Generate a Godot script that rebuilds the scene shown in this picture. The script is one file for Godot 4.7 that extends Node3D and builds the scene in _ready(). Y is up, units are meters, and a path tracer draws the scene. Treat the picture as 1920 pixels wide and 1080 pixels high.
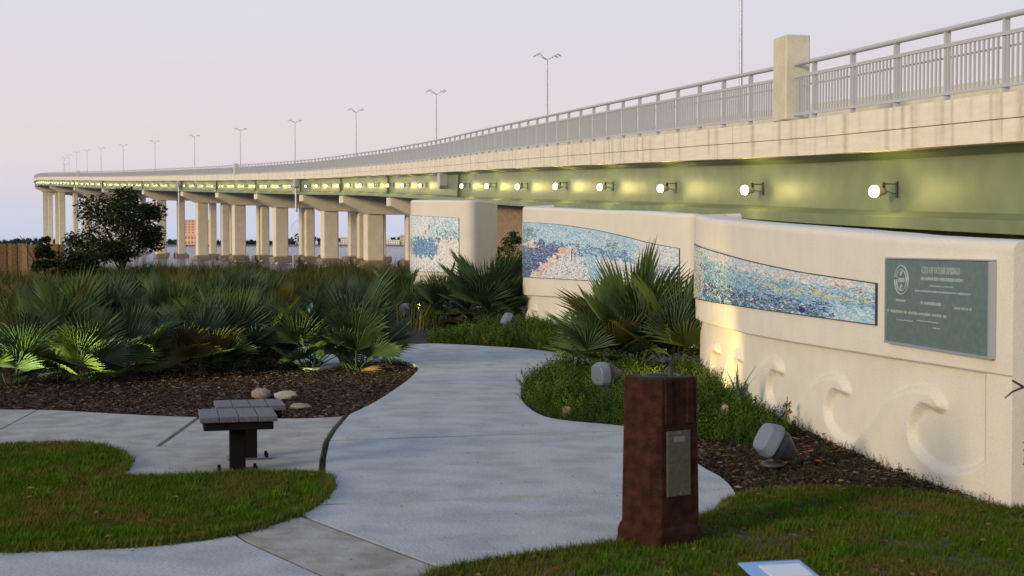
extends Node3D

# ---------------------------------------------------------------- mesh helpers
class MB:
	var v := PackedVector3Array()
	var n := PackedVector3Array()
	var u := PackedVector2Array()
	var c := PackedColorArray()
	var ix := PackedInt32Array()
	var col := Color(1, 1, 1)
	func vert(p: Vector3, nn: Vector3, uv := Vector2.ZERO) -> int:
		v.push_back(p); n.push_back(nn); u.push_back(uv); c.push_back(col)
		return v.size() - 1
	func tri(a: Vector3, b: Vector3, d: Vector3, ua := Vector2.ZERO, ub := Vector2.ZERO, ud := Vector2.ZERO) -> void:
		var nn := (b - a).cross(d - a).normalized()
		var i := vert(a, nn, ua); vert(b, nn, ub); vert(d, nn, ud)
		ix.push_back(i); ix.push_back(i + 2); ix.push_back(i + 1)
	func quad(a: Vector3, b: Vector3, d: Vector3, e: Vector3, ua := Vector2(0, 1), ub := Vector2(1, 1), ud := Vector2(1, 0), ue := Vector2(0, 0)) -> void:
		var nn := (d - a).cross(e - b).normalized()
		var i := vert(a, nn, ua); vert(b, nn, ub); vert(d, nn, ud); vert(e, nn, ue)
		for k in [0, 2, 1, 0, 3, 2]:
			ix.push_back(i + k)
	func box(at: Vector3, size: Vector3, b := Basis.IDENTITY, bevel := 0.0) -> void:
		var h := size / 2.0
		if bevel <= 0.0:
			var p := []
			for k in 8:
				p.push_back(at + b * Vector3(h.x * (1 if k & 1 else -1), h.y * (1 if k & 2 else -1), h.z * (1 if k & 4 else -1)))
			quad(p[4], p[5], p[7], p[6]); quad(p[1], p[0], p[2], p[3]); quad(p[5], p[1], p[3], p[7])
			quad(p[0], p[4], p[6], p[2]); quad(p[6], p[7], p[3], p[2]); quad(p[0], p[1], p[5], p[4])
			return
		# chamfered box: rings of a rounded-corner outline
		var r := minf(bevel, minf(h.x, minf(h.y, h.z)) * 0.95)
		var rings := []
		for lv in [[-h.y, r], [-h.y + r, 0.0], [h.y - r, 0.0], [h.y, r]]:
			var ring := PackedVector3Array()
			var q: float = lv[1]
			for cn in [[1, 1], [-1, 1], [-1, -1], [1, -1]]:
				var xx: float = cn[0] * (h.x - q)
				var zz: float = cn[1] * (h.z - q)
				var m := r if q == 0.0 else r * 0.4
				if cn[0] * cn[1] > 0:
					ring.push_back(at + b * Vector3(xx, lv[0], zz - cn[1] * m)); ring.push_back(at + b * Vector3(xx - cn[0] * m, lv[0], zz))
				else:
					ring.push_back(at + b * Vector3(xx - cn[0] * m, lv[0], zz)); ring.push_back(at + b * Vector3(xx, lv[0], zz - cn[1] * m))
			rings.push_back(ring)
		loft(rings, true)
	func loft(rings: Array, caps := true) -> void:
		# rings run anticlockwise seen from outside end to start; flat faces
		for i in rings.size() - 1:
			var a: PackedVector3Array = rings[i]
			var b: PackedVector3Array = rings[i + 1]
			var m := a.size()
			for k in m:
				var j := (k + 1) % m
				quad(a[j], a[k], b[k], b[j])
		if caps:
			var f: PackedVector3Array = rings[0]
			var l: PackedVector3Array = rings[-1]
			for k in range(1, f.size() - 1):
				tri(f[0], f[k], f[k + 1])
				tri(l[0], l[k + 1], l[k])
	func tube(pts: Array, rad: Array, sides := 8, caps := true) -> void:
		var base := v.size()
		var up := Vector3.UP
		for i in pts.size():
			var t: Vector3 = ((pts[mini(i + 1, pts.size() - 1)] as Vector3) - (pts[maxi(i - 1, 0)] as Vector3)).normalized()
			var x := t.cross(up)
			if x.length() < 0.05:
				x = t.cross(Vector3.RIGHT)
			x = x.normalized()
			var y := x.cross(t).normalized()
			for k in sides + 1:
				var a := TAU * k / sides
				var d := x * cos(a) + y * sin(a)
				vert(pts[i] + d * rad[i], d, Vector2(float(k) / sides, i))
		for i in pts.size() - 1:
			for k in sides:
				var a := base + i * (sides + 1) + k
				var b := a + sides + 1
				for q in [a, a + 1, b, a + 1, b + 1, b]:
					ix.push_back(q)
		if caps:
			for e in [0, pts.size() - 1]:
				var ring := base + int(e) * (sides + 1)
				for k in range(1, sides - 1):
					if e == 0:
						ix.append_array([ring, ring + k, ring + k + 1])
					else:
						ix.append_array([ring, ring + k + 1, ring + k])
	func lathe(prof: Array, xf := Transform3D.IDENTITY, sides := 16) -> void:
		# prof: Vector2(radius, height) upwards
		var base := v.size()
		for i in prof.size():
			var p0: Vector2 = prof[maxi(i - 1, 0)]
			var p1: Vector2 = prof[mini(i + 1, prof.size() - 1)]
			var t := (p1 - p0).normalized()
			for k in sides + 1:
				var a := TAU * k / sides
				var nn := Vector3(cos(a) * t.y, -t.x, sin(a) * t.y)
				vert(xf * Vector3(cos(a) * prof[i].x, prof[i].y, sin(a) * prof[i].x), (xf.basis * nn).normalized(), Vector2(float(k) / sides, i))
		for i in prof.size() - 1:
			for k in sides:
				var a := base + i * (sides + 1) + k
				var b := a + sides + 1
				for q in [a, a + 1, b, a + 1, b + 1, b]:
					ix.push_back(q)
	func grid(pts: Array, uvs := []) -> void:
		# pts: rows of PackedVector3Array, smooth normals; normal = d(col) x d(row)
		var base := v.size()
		var R := pts.size()
		var C: int = pts[0].size()
		for i in R:
			for k in C:
				var dc: Vector3 = pts[i][mini(k + 1, C - 1)] - pts[i][maxi(k - 1, 0)]
				var dr: Vector3 = pts[mini(i + 1, R - 1)][k] - pts[maxi(i - 1, 0)][k]
				vert(pts[i][k], dc.cross(dr).normalized(), uvs[i][k] if uvs.size() else Vector2(float(k) / C, float(i) / R))
		for i in R - 1:
			for k in C - 1:
				var a := base + i * C + k
				for q in [a, a + C, a + 1, a + 1, a + C, a + C + 1]:
					ix.push_back(q)
	func mesh() -> ArrayMesh:
		var arr := []
		arr.resize(Mesh.ARRAY_MAX)
		arr[Mesh.ARRAY_VERTEX] = v; arr[Mesh.ARRAY_NORMAL] = n; arr[Mesh.ARRAY_TEX_UV] = u; arr[Mesh.ARRAY_COLOR] = c; arr[Mesh.ARRAY_INDEX] = ix
		var m := ArrayMesh.new()
		m.add_surface_from_arrays(Mesh.PRIMITIVE_TRIANGLES, arr)
		return m

var rng := RandomNumberGenerator.new()
var M := {}
var taken := {}

func rnd(a: float, b: float) -> float:
	return rng.randf_range(a, b)

func numbered(called: String) -> String:
	var k: int = taken.get(called, 0)
	taken[called] = k + 1
	return called if k == 0 else "%s_%03d" % [called, k]

func tag(o: Node3D, label: String, category: String, group := "", kind := "") -> Node3D:
	if label: o.set_meta("label", label)
	if category: o.set_meta("category", category)
	if group: o.set_meta("group", group)
	if kind: o.set_meta("kind", kind)
	return o

func thing(called: String, at: Vector3, label: String, category: String, group := "", turn := 0.0) -> Node3D:
	var o := Node3D.new()
	o.name = numbered(called)
	add_child(o)
	o.position = at
	o.rotation.y = turn
	return tag(o, label, category, group)

func part(called: String, m, mat: Material, parent: Node3D, at := Transform3D.IDENTITY) -> MeshInstance3D:
	var o := MeshInstance3D.new()
	o.name = called if parent != self else numbered(called)
	o.mesh = m.mesh() if m is MB else m
	o.material_override = mat
	o.transform = at
	parent.add_child(o, true)
	return o

func setting(called: String, m, mat: Material) -> MeshInstance3D:
	var o := part(called, m, mat, self)
	o.set_meta("kind", "structure")
	return o

func lin(r: float, g: float, b: float) -> Color:
	return Color(r, g, b).linear_to_srgb()

func noise_tex(freq: float, seed_: int, ramp := [], octaves := 4, normal := false, strength := 4.0, size := 512, type := FastNoiseLite.TYPE_SIMPLEX_SMOOTH) -> NoiseTexture2D:
	var f := FastNoiseLite.new()
	f.seed = seed_
	f.frequency = freq
	f.noise_type = type
	f.fractal_octaves = octaves
	var t := NoiseTexture2D.new()
	t.width = size; t.height = size
	t.seamless = true
	t.noise = f
	if normal:
		t.as_normal_map = true
		t.bump_strength = strength
	if ramp.size():
		var g := Gradient.new()
		g.offsets = PackedFloat32Array(ramp.map(func(q): return q[0]))
		g.colors = PackedColorArray(ramp.map(func(q): return q[1]))
		t.color_ramp = g
	return t

var bump_fine: NoiseTexture2D
var speck: NoiseTexture2D
var speck_hard: NoiseTexture2D
var bump_rough: NoiseTexture2D
# two-tone surface with noise, laid by world position
func surf(a: Color, b: Color, tile: float, rough: float, bump := 0.0, freq := 0.02, seed_ := 1, mid = null, grain := 0.0) -> StandardMaterial3D:
	var m := StandardMaterial3D.new()
	var ramp := [[0.25, a], [0.75, b]]
	if mid != null:
		ramp = [[0.2, a], [0.5, mid], [0.8, b]]
	m.albedo_texture = noise_tex(freq, seed_, ramp, 5)
	m.uv1_triplanar = true
	m.uv1_world_triplanar = true
	m.uv1_scale = Vector3.ONE / tile
	m.roughness = rough
	if grain > 0.0:
		m.detail_enabled = true
		m.detail_blend_mode = BaseMaterial3D.BLEND_MODE_MUL
		m.detail_albedo = speck if grain < 0.5 else speck_hard
		m.detail_uv_layer = BaseMaterial3D.DETAIL_UV_2
		m.uv2_triplanar = true
		m.uv2_world_triplanar = true
		m.uv2_scale = Vector3.ONE / (tile * 0.16)
	if bump > 0.0:
		m.heightmap_enabled = true
		m.heightmap_texture = bump_rough
		m.heightmap_scale = bump
	return m

func plain(c: Color, rough := 0.6, metal := 0.0) -> StandardMaterial3D:
	var m := StandardMaterial3D.new()
	m.albedo_color = c
	m.roughness = rough
	m.metallic = metal
	return m

func vcol(rough := 0.6, back := 0.0) -> StandardMaterial3D:
	var m := StandardMaterial3D.new()
	m.vertex_color_use_as_albedo = true
	m.roughness = rough
	if back > 0.0:
		m.backlight_enabled = true
		m.backlight = Color(back, back, back * 0.6)
	return m

func leafmat(c: Color, rough := 0.45) -> StandardMaterial3D:
	var m := plain(c, rough)
	m.metallic_specular = 0.3
	m.backlight_enabled = true
	m.backlight = c * 0.5
	return m

# ---------------------------------------------------------------- main
func _ready() -> void:
	rng.seed = 11
	# camera
	var cam := Camera3D.new()
	cam.name = "camera"
	add_child(cam)
	cam.position = Vector3(0, 1.67, 0)
	cam.rotation_degrees = Vector3(-1.761, 0, 0)
	cam.near = 0.1
	cam.far = 9000
	var lens := CameraAttributesPhysical.new()
	lens.frustum_focal_length = 86.42
	lens.exposure_aperture = 8.0
	lens.frustum_focus_distance = 18.0
	lens.frustum_near = 0.1
	lens.frustum_far = 9000.0
	cam.attributes = lens
	cam.fov = 22.894
	cam.current = true
	# sky: dusk, pale blue low down, a pink belt, lavender above
	var we := WorldEnvironment.new()
	we.name = "dusk"
	var env := Environment.new()
	env.background_mode = Environment.BG_SKY
	env.tonemap_mode = Environment.TONE_MAPPER_LINEAR
	env.tonemap_exposure = 1.16
	env.sdfgi_enabled = true
	env.ssao_enabled = true
	env.ssil_enabled = true
	var H := 512
	var im := Image.create(256, H, false, Image.FORMAT_RGBF)
	var haze := FastNoiseLite.new()
	haze.seed = 8
	haze.frequency = 0.02
	var stops := [[-90.0, Color(0.16, 0.15, 0.15)], [-1.0, Color(0.40, 0.42, 0.50)], [0.0, Color(0.56, 0.62, 0.76)], [1.2, Color(0.61, 0.63, 0.75)], [2.6, Color(0.70, 0.64, 0.69)], [4.2, Color(0.75, 0.66, 0.68)], [6.0, Color(0.73, 0.67, 0.71)], [9.5, Color(0.71, 0.70, 0.77)], [16.0, Color(0.62, 0.645, 0.75)], [30.0, Color(0.47, 0.545, 0.70)], [55.0, Color(0.33, 0.43, 0.62)], [90.0, Color(0.28, 0.38, 0.58)]]
	for y in H:
		var e := 90.0 - (y + 0.5) * 180.0 / H
		var k := 0
		while k < stops.size() - 2 and stops[k + 1][0] < e:
			k += 1
		var t := clampf((e - stops[k][0]) / (stops[k + 1][0] - stops[k][0]), 0, 1)
		t = t * t * (3 - 2 * t) * 0.5 + t * 0.5
		var cc: Color = (stops[k][1] as Color).lerp(stops[k + 1][1], t)
		for x in 256:
			# thin uneven haze, the same all round
			var an := TAU * x / 256.0
			var hz := 1.0 + 0.035 * haze.get_noise_3d(cos(an) * 60.0, e * 9.0, sin(an) * 60.0) + 0.02 * haze.get_noise_3d(cos(an) * 25.0 + 90.0, e * 22.0, sin(an) * 25.0)
			im.set_pixel(x, y, cc * hz)
	var pano := PanoramaSkyMaterial.new()
	pano.panorama = ImageTexture.create_from_image(im)
	var sky := Sky.new()
	sky.sky_material = pano
	env.sky = sky
	env.background_energy_multiplier = 0.89
	we.environment = env
	add_child(we)
	# the last sun, low behind the camera to the left, wide and soft
	var sun := DirectionalLight3D.new()
	sun.name = "sun"
	sun.light_color = Color(1.0, 0.90, 0.74)
	sun.light_energy = 0.7
	sun.light_angular_distance = 12.0
	sun.shadow_enabled = true
	add_child(sun)
	sun.look_at_from_position(Vector3.ZERO, Vector3(0.70, -0.21, -0.68), Vector3.UP)

	materials()
	bridge_curve()
	ground()
	build_bridge()
	walls()
	far_shore()
	street_things()
	fence_and_trees()
	palms()
	small_plants()
	scatter()

func materials() -> void:
	bump_fine = noise_tex(0.12, 5, [], 3)
	bump_rough = noise_tex(0.06, 6, [], 5)
	speck = noise_tex(0.05, 61, [[0.2, Color(0.93, 0.93, 0.93)], [0.8, Color(1, 1, 1)]], 6)
	speck_hard = noise_tex(0.045, 62, [[0.15, Color(0.80, 0.79, 0.77)], [0.4, Color(0.94, 0.94, 0.93)], [0.8, Color(1, 1, 1)]], 7)
	M.wall = surf(lin(0.70, 0.665, 0.575), lin(0.74, 0.705, 0.615), 3.1, 0.85, 0.15, 0.012, 3, null, 0.2)
	M.concrete = surf(lin(0.63, 0.575, 0.46), lin(0.72, 0.665, 0.54), 5.0, 0.85, 0.3, 0.014, 4, null, 0.8)
	M.pier = surf(lin(0.68, 0.61, 0.46), lin(0.76, 0.69, 0.54), 9.0, 0.85, 0.0, 0.012, 5)
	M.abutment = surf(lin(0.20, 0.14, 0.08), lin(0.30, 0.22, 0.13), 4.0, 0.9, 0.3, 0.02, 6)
	M.green = surf(lin(0.15, 0.195, 0.09), lin(0.185, 0.235, 0.115), 6.0, 0.45, 0.0, 0.01, 7)
	M.rail = plain(lin(0.44, 0.455, 0.47), 0.5, 0.0)
	M.steel = plain(lin(0.42, 0.45, 0.50), 0.4, 0.5)
	M.darkmetal = plain(lin(0.05, 0.05, 0.055), 0.5, 0.3)
	M.slab = surf(lin(0.34, 0.355, 0.365), lin(0.45, 0.46, 0.47), 3.3, 0.9, 0.25, 0.011, 8, lin(0.40, 0.415, 0.43), 0.8)
	M.slab2 = surf(lin(0.30, 0.29, 0.26), lin(0.42, 0.40, 0.36), 2.6, 0.9, 0.25, 0.013, 9, lin(0.37, 0.35, 0.32), 0.8)
	M.slab3 = surf(lin(0.26, 0.23, 0.19), lin(0.40, 0.38, 0.35), 2.1, 0.9, 0.25, 0.012, 10, lin(0.34, 0.31, 0.27), 0.8)
	M.soil = surf(lin(0.018, 0.013, 0.010), lin(0.04, 0.03, 0.022), 1.3, 1.0, 1.0, 0.05, 11)
	M.turf = surf(lin(0.030, 0.032, 0.008), lin(0.075, 0.060, 0.028), 1.9, 1.0, 0.8, 0.03, 12)
	M.sand = surf(lin(0.40, 0.36, 0.30), lin(0.55, 0.50, 0.43), 3.0, 1.0, 0.5, 0.03, 13)
	M.wood = surf(lin(0.12, 0.065, 0.022), lin(0.22, 0.13, 0.05), 1.4, 0.85, 0.4, 0.03, 14)
	M.bench = surf(lin(0.06, 0.058, 0.072), lin(0.10, 0.096, 0.115), 0.6, 0.6, 0.15, 0.04, 15)
	M.post = plain(lin(0.008, 0.008, 0.009), 0.6)
	M.post.metallic_specular = 0.15
	M.plate = plain(lin(0.10, 0.11, 0.13), 0.45, 0.4)
	M.rust = surf(lin(0.022, 0.010, 0.006), lin(0.060, 0.021, 0.012), 0.6, 0.7, 0.35, 0.012, 16, null, 0.8)
	M.rust.metallic_specular = 0.2
	M.panel = surf(lin(0.055, 0.055, 0.032), lin(0.085, 0.085, 0.05), 0.4, 0.5, 0.0, 0.03, 17)
	M.grey = plain(lin(0.125, 0.15, 0.20), 0.5)
	M.slate = plain(lin(0.030, 0.037, 0.052), 0.5)
	M.footing = surf(lin(0.18, 0.15, 0.11), lin(0.34, 0.29, 0.22), 3.0, 0.9, 0.3, 0.02, 22)
	M.trunk = surf(lin(0.03, 0.022, 0.015), lin(0.07, 0.05, 0.035), 0.5, 0.95, 0.5, 0.05, 18)
	M.rock = surf(lin(0.22, 0.17, 0.13), lin(0.42, 0.36, 0.30), 0.25, 0.9, 1.2, 0.03, 19)
	M.bulb = plain(Color(1, 1, 1), 0.3)
	M.bulb.emission_enabled = true
	M.bulb.emission = Color(1.0, 0.93, 0.74)
	M.bulb.emission_energy_multiplier = 5.0
	M.plaque = surf(lin(0.125, 0.19, 0.19), lin(0.165, 0.225, 0.22), 0.7, 0.35, 0.0, 0.02, 20)
	M.plaque.metallic = 0.3
	M.letter = plain(lin(0.40, 0.46, 0.47), 0.4, 0.2)
	M.blue = plain(lin(0.16, 0.36, 0.62), 0.35)
	M.white = plain(lin(0.62, 0.64, 0.66), 0.5)
	var w := StandardMaterial3D.new()
	w.albedo_color = lin(0.06, 0.085, 0.17)
	w.metallic_specular = 0.32
	w.roughness = 0.12
	w.normal_enabled = true
	w.normal_texture = noise_tex(0.035, 21, [], 4, true, 7.0)
	w.normal_scale = 2.2
	w.uv1_triplanar = true
	w.uv1_world_triplanar = true
	w.uv1_scale = Vector3(0.055, 0.055, 0.055)
	M.water = w
	M.palm = [leafmat(lin(0.070, 0.110, 0.034)), leafmat(lin(0.052, 0.088, 0.038)), leafmat(lin(0.092, 0.125, 0.032)), leafmat(lin(0.068, 0.102, 0.064)), leafmat(lin(0.10, 0.085, 0.022)), leafmat(lin(0.16, 0.085, 0.035))]
	M.vleaf = vcol(0.85, 0.25)
	M.vleaf.metallic_specular = 0.15
	M.vmatte = vcol(0.95)
	M.vmatte.metallic_specular = 0.1

# ---------------------------------------------------------------- ground
func poly_slab(poly: PackedVector2Array, top: float, bottom: float) -> MB:
	var b := MB.new()
	var t := Geometry2D.triangulate_polygon(poly)
	for i in range(0, t.size(), 3):
		var p := []
		for k in 3:
			p.push_back(poly[t[i + k]])
		if (p[1] - p[0]).cross(p[2] - p[0]) > 0:
			p.reverse()
		b.tri(Vector3(p[0].x, top, p[0].y), Vector3(p[1].x, top, p[1].y), Vector3(p[2].x, top, p[2].y))
	var ccw := not Geometry2D.is_polygon_clockwise(poly)
	for i in poly.size():
		var a := poly[i]
		var d := poly[(i + 1) % poly.size()]
		if ccw:
			var q := a; a = d; d = q
		b.quad(Vector3(a.x, bottom, a.y), Vector3(d.x, bottom, d.y), Vector3(d.x, top, d.y), Vector3(a.x, top, a.y))
	return b

func smooth_poly(p: PackedVector2Array, n := 4) -> PackedVector2Array:
	var out := PackedVector2Array()
	for i in p.size():
		var a := p[(i - 1 + p.size()) % p.size()]
		var b := p[i]
		var c := p[(i + 1) % p.size()]
		var d := p[(i + 2) % p.size()]
		if b.distance_to(c) > 5.0 or a.distance_to(b) > 6.0 or c.distance_to(d) > 6.0:
			out.push_back(b)
			continue
		for k in n:
			out.push_back(b.cubic_interpolate(c, a, d, float(k) / n))
	return out

var path_poly: PackedVector2Array
var lawn_l: PackedVector2Array
var lawn_r: PackedVector2Array
func shore(x: float) -> float:
	return 66.0 + 2.0 * sin(x * 0.11) + 1.2 * sin(x * 0.37 + 1.0)

func ground_y(x: float, z: float) -> float:
	var d := -z
	var e := d - shore(x)
	if e > 0.0:
		return -0.06 - minf(e * 0.14, 3.0)
	return -0.06

func ground() -> void:
	var b := MB.new()
	var rows := []
	var zs := [30.0, 10, 0, -10, -20, -30, -40, -50, -56]
	for k in 24:
		zs.push_back(-60.0 - k * 1.6)
	for z in zs:
		var row := PackedVector3Array()
		for i in 61:
			var x := -90.0 + i * 3.0
			row.push_back(Vector3(x, ground_y(x, z), z))
		rows.push_back(row)
	b.grid(rows)
	setting("ground", b, M.soil)
	# sandy beach strip
	var sb := MB.new()
	rows = []
	for e in [-3.0, -1.5, 0.0, 2.0, 4.0, 7.0]:
		var row := PackedVector3Array()
		for i in 91:
			var x := -90.0 + i * 2.0
			var z: float = -(shore(x) + e)
			row.push_back(Vector3(x, ground_y(x, z) + (0.01 if e > -3 else -0.02), z))
		rows.push_back(row)
	sb.grid(rows)
	setting("beach", sb, M.sand)
	var wb := MB.new()
	var W := 6500.0
	wb.quad(Vector3(-W, -1.1, -60), Vector3(W, -1.1, -60), Vector3(W, -1.1, -W), Vector3(-W, -1.1, -W))
	setting("water", wb, M.water)
	# concrete walk: one slab per bay between real joints
	path_poly = smooth_poly(PackedVector2Array([Vector2(-14.000, -14.600), Vector2(-5.533, -14.423), Vector2(-5.174, -14.330), Vector2(-4.674, -14.283), Vector2(-4.006, -14.012), Vector2(-3.259, -13.751), Vector2(-2.248, -13.582), Vector2(-1.799, -13.666), Vector2(-1.619, -13.880), Vector2(-1.463, -14.959), Vector2(-1.351, -16.339), Vector2(-1.270, -17.781), Vector2(-1.260, -19.165), Vector2(-1.380, -19.851), Vector2(-1.718, -20.781), Vector2(-2.069, -20.399), Vector2(-2.593, -19.165), Vector2(-3.021, -19.851), Vector2(-3.856, -24.444), Vector2(-5.059, -31.344), Vector2(-6.082, -39.055), Vector2(-5.309, -41.613), Vector2(-3.947, -35.052), Vector2(-2.821, -28.897), Vector2(-1.952, -24.177), Vector2(-1.258, -23.917), Vector2(-0.528, -23.412), Vector2(0.339, -22.579), Vector2(0.995, -21.178), Vector2(1.193, -19.851), Vector2(0.936, -19.165), Vector2(0.576, -19.165), Vector2(0.271, -17.998), Vector2(0.103, -16.043), Vector2(0.139, -14.809), Vector2(0.311, -13.794), Vector2(0.604, -13.377), Vector2(1.007, -13.061), Vector2(1.310, -12.436), Vector2(1.419, -10.769), Vector2(1.498, -10.197), Vector2(1.507, -9.640), Vector2(1.449, -9.198), Vector2(1.315, -8.829), Vector2(1.131, -8.572), Vector2(0.595, -7.881), Vector2(0.114, -7.543), Vector2(-0.247, -7.281), Vector2(-0.422, -6.980), Vector2(-0.600, -5.500), Vector2(-0.900, -3.000), Vector2(-14.000, -3.000)]))
	lawn_l = smooth_poly(PackedVector2Array([Vector2(-16.000, -12.200), Vector2(-4.485, -11.680), Vector2(-4.221, -11.680), Vector2(-3.688, -11.805), Vector2(-3.350, -11.558), Vector2(-3.109, -11.235), Vector2(-2.961, -10.875), Vector2(-2.882, -10.513), Vector2(-2.833, -10.150), Vector2(-2.506, -10.081), Vector2(-2.079, -10.221), Vector2(-1.702, -10.268), Vector2(-1.383, -10.197), Vector2(-1.293, -9.922), Vector2(-1.259, -9.598), Vector2(-1.265, -9.198), Vector2(-1.326, -8.794), Vector2(-1.458, -8.408), Vector2(-1.625, -8.129), Vector2(-1.880, -7.910), Vector2(-2.228, -7.770), Vector2(-2.780, -7.675), Vector2(-16.000, -7.600)]))
	lawn_r = smooth_poly(PackedVector2Array([Vector2(1.131, -8.572), Vector2(1.315, -8.829), Vector2(1.449, -9.198), Vector2(1.753, -9.495), Vector2(2.305, -9.557), Vector2(2.767, -9.295), Vector2(3.129, -8.829), Vector2(4.600, -8.400), Vector2(5.000, -3.000), Vector2(-0.900, -3.000), Vector2(-0.600, -5.500), Vector2(-0.422, -6.980), Vector2(-0.247, -7.281), Vector2(0.114, -7.543), Vector2(0.595, -7.881)]))
	var pieces: Array = Geometry2D.clip_polygons(path_poly, lawn_l)
	var joints := [[0.050, PackedVector2Array([Vector2(-1.649, -14.711), Vector2(-1.623, -14.146), Vector2(-1.608, -12.871), Vector2(-1.571, -11.998), Vector2(-1.475, -11.038), Vector2(-1.334, -9.922)])], [0.035, PackedVector2Array([Vector2(-1.426, -8.901), Vector2(-0.313, -7.209), Vector2(0.217, -6.391)])], [0.022, PackedVector2Array([Vector2(-1.674, -8.297), Vector2(-1.485, -7.924), Vector2(-0.903, -7.036), Vector2(-0.127, -5.578), Vector2(0.059, -3.852)])], [0.065, PackedVector2Array([Vector2(-1.580, -12.063), Vector2(1.749, -12.908)])], [0.050, PackedVector2Array([Vector2(-1.365, -9.056), Vector2(0.826, -9.536), Vector2(1.689, -9.747)])], [0.080, PackedVector2Array([Vector2(-1.588, -15.646), Vector2(0.300, -15.956)])], [0.045, PackedVector2Array([Vector2(-3.044, -14.146), Vector2(-2.927, -11.727), Vector2(-1.571, -11.998)])], [0.020, PackedVector2Array([Vector2(-4.845, -14.809), Vector2(-4.355, -10.513)])]]
	for j in joints:
		var line: PackedVector2Array = j[1]
		var strips: Array = Geometry2D.offset_polyline(line, j[0] * 0.5, Geometry2D.JOIN_MITER, Geometry2D.END_BUTT)
		var next := []
		for p in pieces:
			for q in Geometry2D.clip_polygons(p, strips[0]):
				next.push_back(q)
		pieces = next
	var walk := Node3D.new()
	walk.name = "path"
	walk.set_meta("kind", "structure")
	add_child(walk)
	for p in pieces:
		var cen := Vector2.ZERO
		var area := 0.0
		for i in p.size():
			cen += p[i] / p.size()
			area += p[i].cross(p[(i + 1) % p.size()]) * 0.5
		if absf(area) < 0.02 or Geometry2D.triangulate_polygon(p).is_empty():
			continue
		var mt: Material = M.slab
		if cen.x < -1.6 and cen.y < -9.5:
			mt = M.slab2
		elif cen.x < -0.6 and cen.y > -8.4 and cen.x > -1.9:
			mt = M.slab3
		part("paving_slab", poly_slab(p, rnd(-0.002, 0.002), -0.1), mt, walk)
	var bed := MB.new()
	for lw in [lawn_l, lawn_r]:
		var sub := poly_slab(lw, 0.006, -0.1)
		var base := bed.v.size()
		bed.v.append_array(sub.v); bed.n.append_array(sub.n); bed.u.append_array(sub.u); bed.c.append_array(sub.c)
		for q in sub.ix:
			bed.ix.push_back(base + q)
	setting("lawn", bed, M.turf)

# ---------------------------------------------------------------- bridge
var cs := PackedFloat32Array()
var cp := PackedVector2Array()
func bridge_curve() -> void:
	var P := [Vector2(12.19, 5), Vector2(8.6, 23.9), Vector2(3.64, 50), Vector2(-1.0, 74.5), Vector2(-6.9, 104.6), Vector2(-15, 138), Vector2(-25.8, 172), Vector2(-40.6, 210), Vector2(-58.1, 250), Vector2(-94, 330), Vector2(-130, 410), Vector2(-164, 494), Vector2(-188, 560), Vector2(-212, 640), Vector2(-238, 760), Vector2(-258, 900)]
	var s := 0.0
	for i in P.size() - 1:
		var a: Vector2 = P[i - 1] if i > 0 else 2 * P[0] - P[1]
		var d: Vector2 = P[i + 2] if i + 2 < P.size() else 2 * P[i + 1] - P[i]
		for k in 40:
			var q: Vector2 = (P[i] as Vector2).cubic_interpolate(P[i + 1], a, d, k / 40.0)
			if cp.size():
				s += q.distance_to(cp[-1])
			cs.push_back(s); cp.push_back(q)

func curve_at(s: float) -> Vector2:
	var lo := 0
	var hi := cs.size() - 1
	s = clampf(s, 0.0, cs[hi] - 0.01)
	while hi - lo > 1:
		var m := (lo + hi) / 2
		if cs[m] <= s: lo = m
		else: hi = m
	return cp[lo].lerp(cp[hi], (s - cs[lo]) / (cs[hi] - cs[lo]))

func tangent(s: float) -> Vector2:
	return (curve_at(s + 1.0) - curve_at(s - 1.0)).normalized()

var prof := [[0, 2.72], [19, 3.40], [28, 3.71], [70, 5.57], [101, 6.85], [135, 8.25], [170, 9.5], [240, 12.2], [330, 15.8], [420, 19.7], [520, 24.0], [620, 27.0], [720, 28.5], [940, 27.5]]
func deck_y(s: float) -> float:
	for i in prof.size() - 1:
		if s <= prof[i + 1][0]:
			return lerpf(prof[i][1], prof[i + 1][1], (s - prof[i][0]) / (prof[i + 1][0] - prof[i][0]))
	return prof[-1][1]

func girder_depth(s: float) -> float:
	return lerpf(1.6, 1.87, smoothstep(30, 75, s))

# point on the bridge: s along, off inward from the near edge, h above the slab soffit
func bp(s: float, off: float, h: float) -> Vector3:
	var p := curve_at(s)
	var t := tangent(s)
	var r := Vector2(t.y, -t.x)
	p += r * off
	return Vector3(p.x, deck_y(s) + h, -p.y)

func bbasis(s: float) -> Basis:
	# x inward across the bridge, y up, z back along it
	var t := tangent(s)
	return Basis(Vector3(t.y, 0, t.x), Vector3.UP, Vector3(-t.x, 0, t.y))

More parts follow.
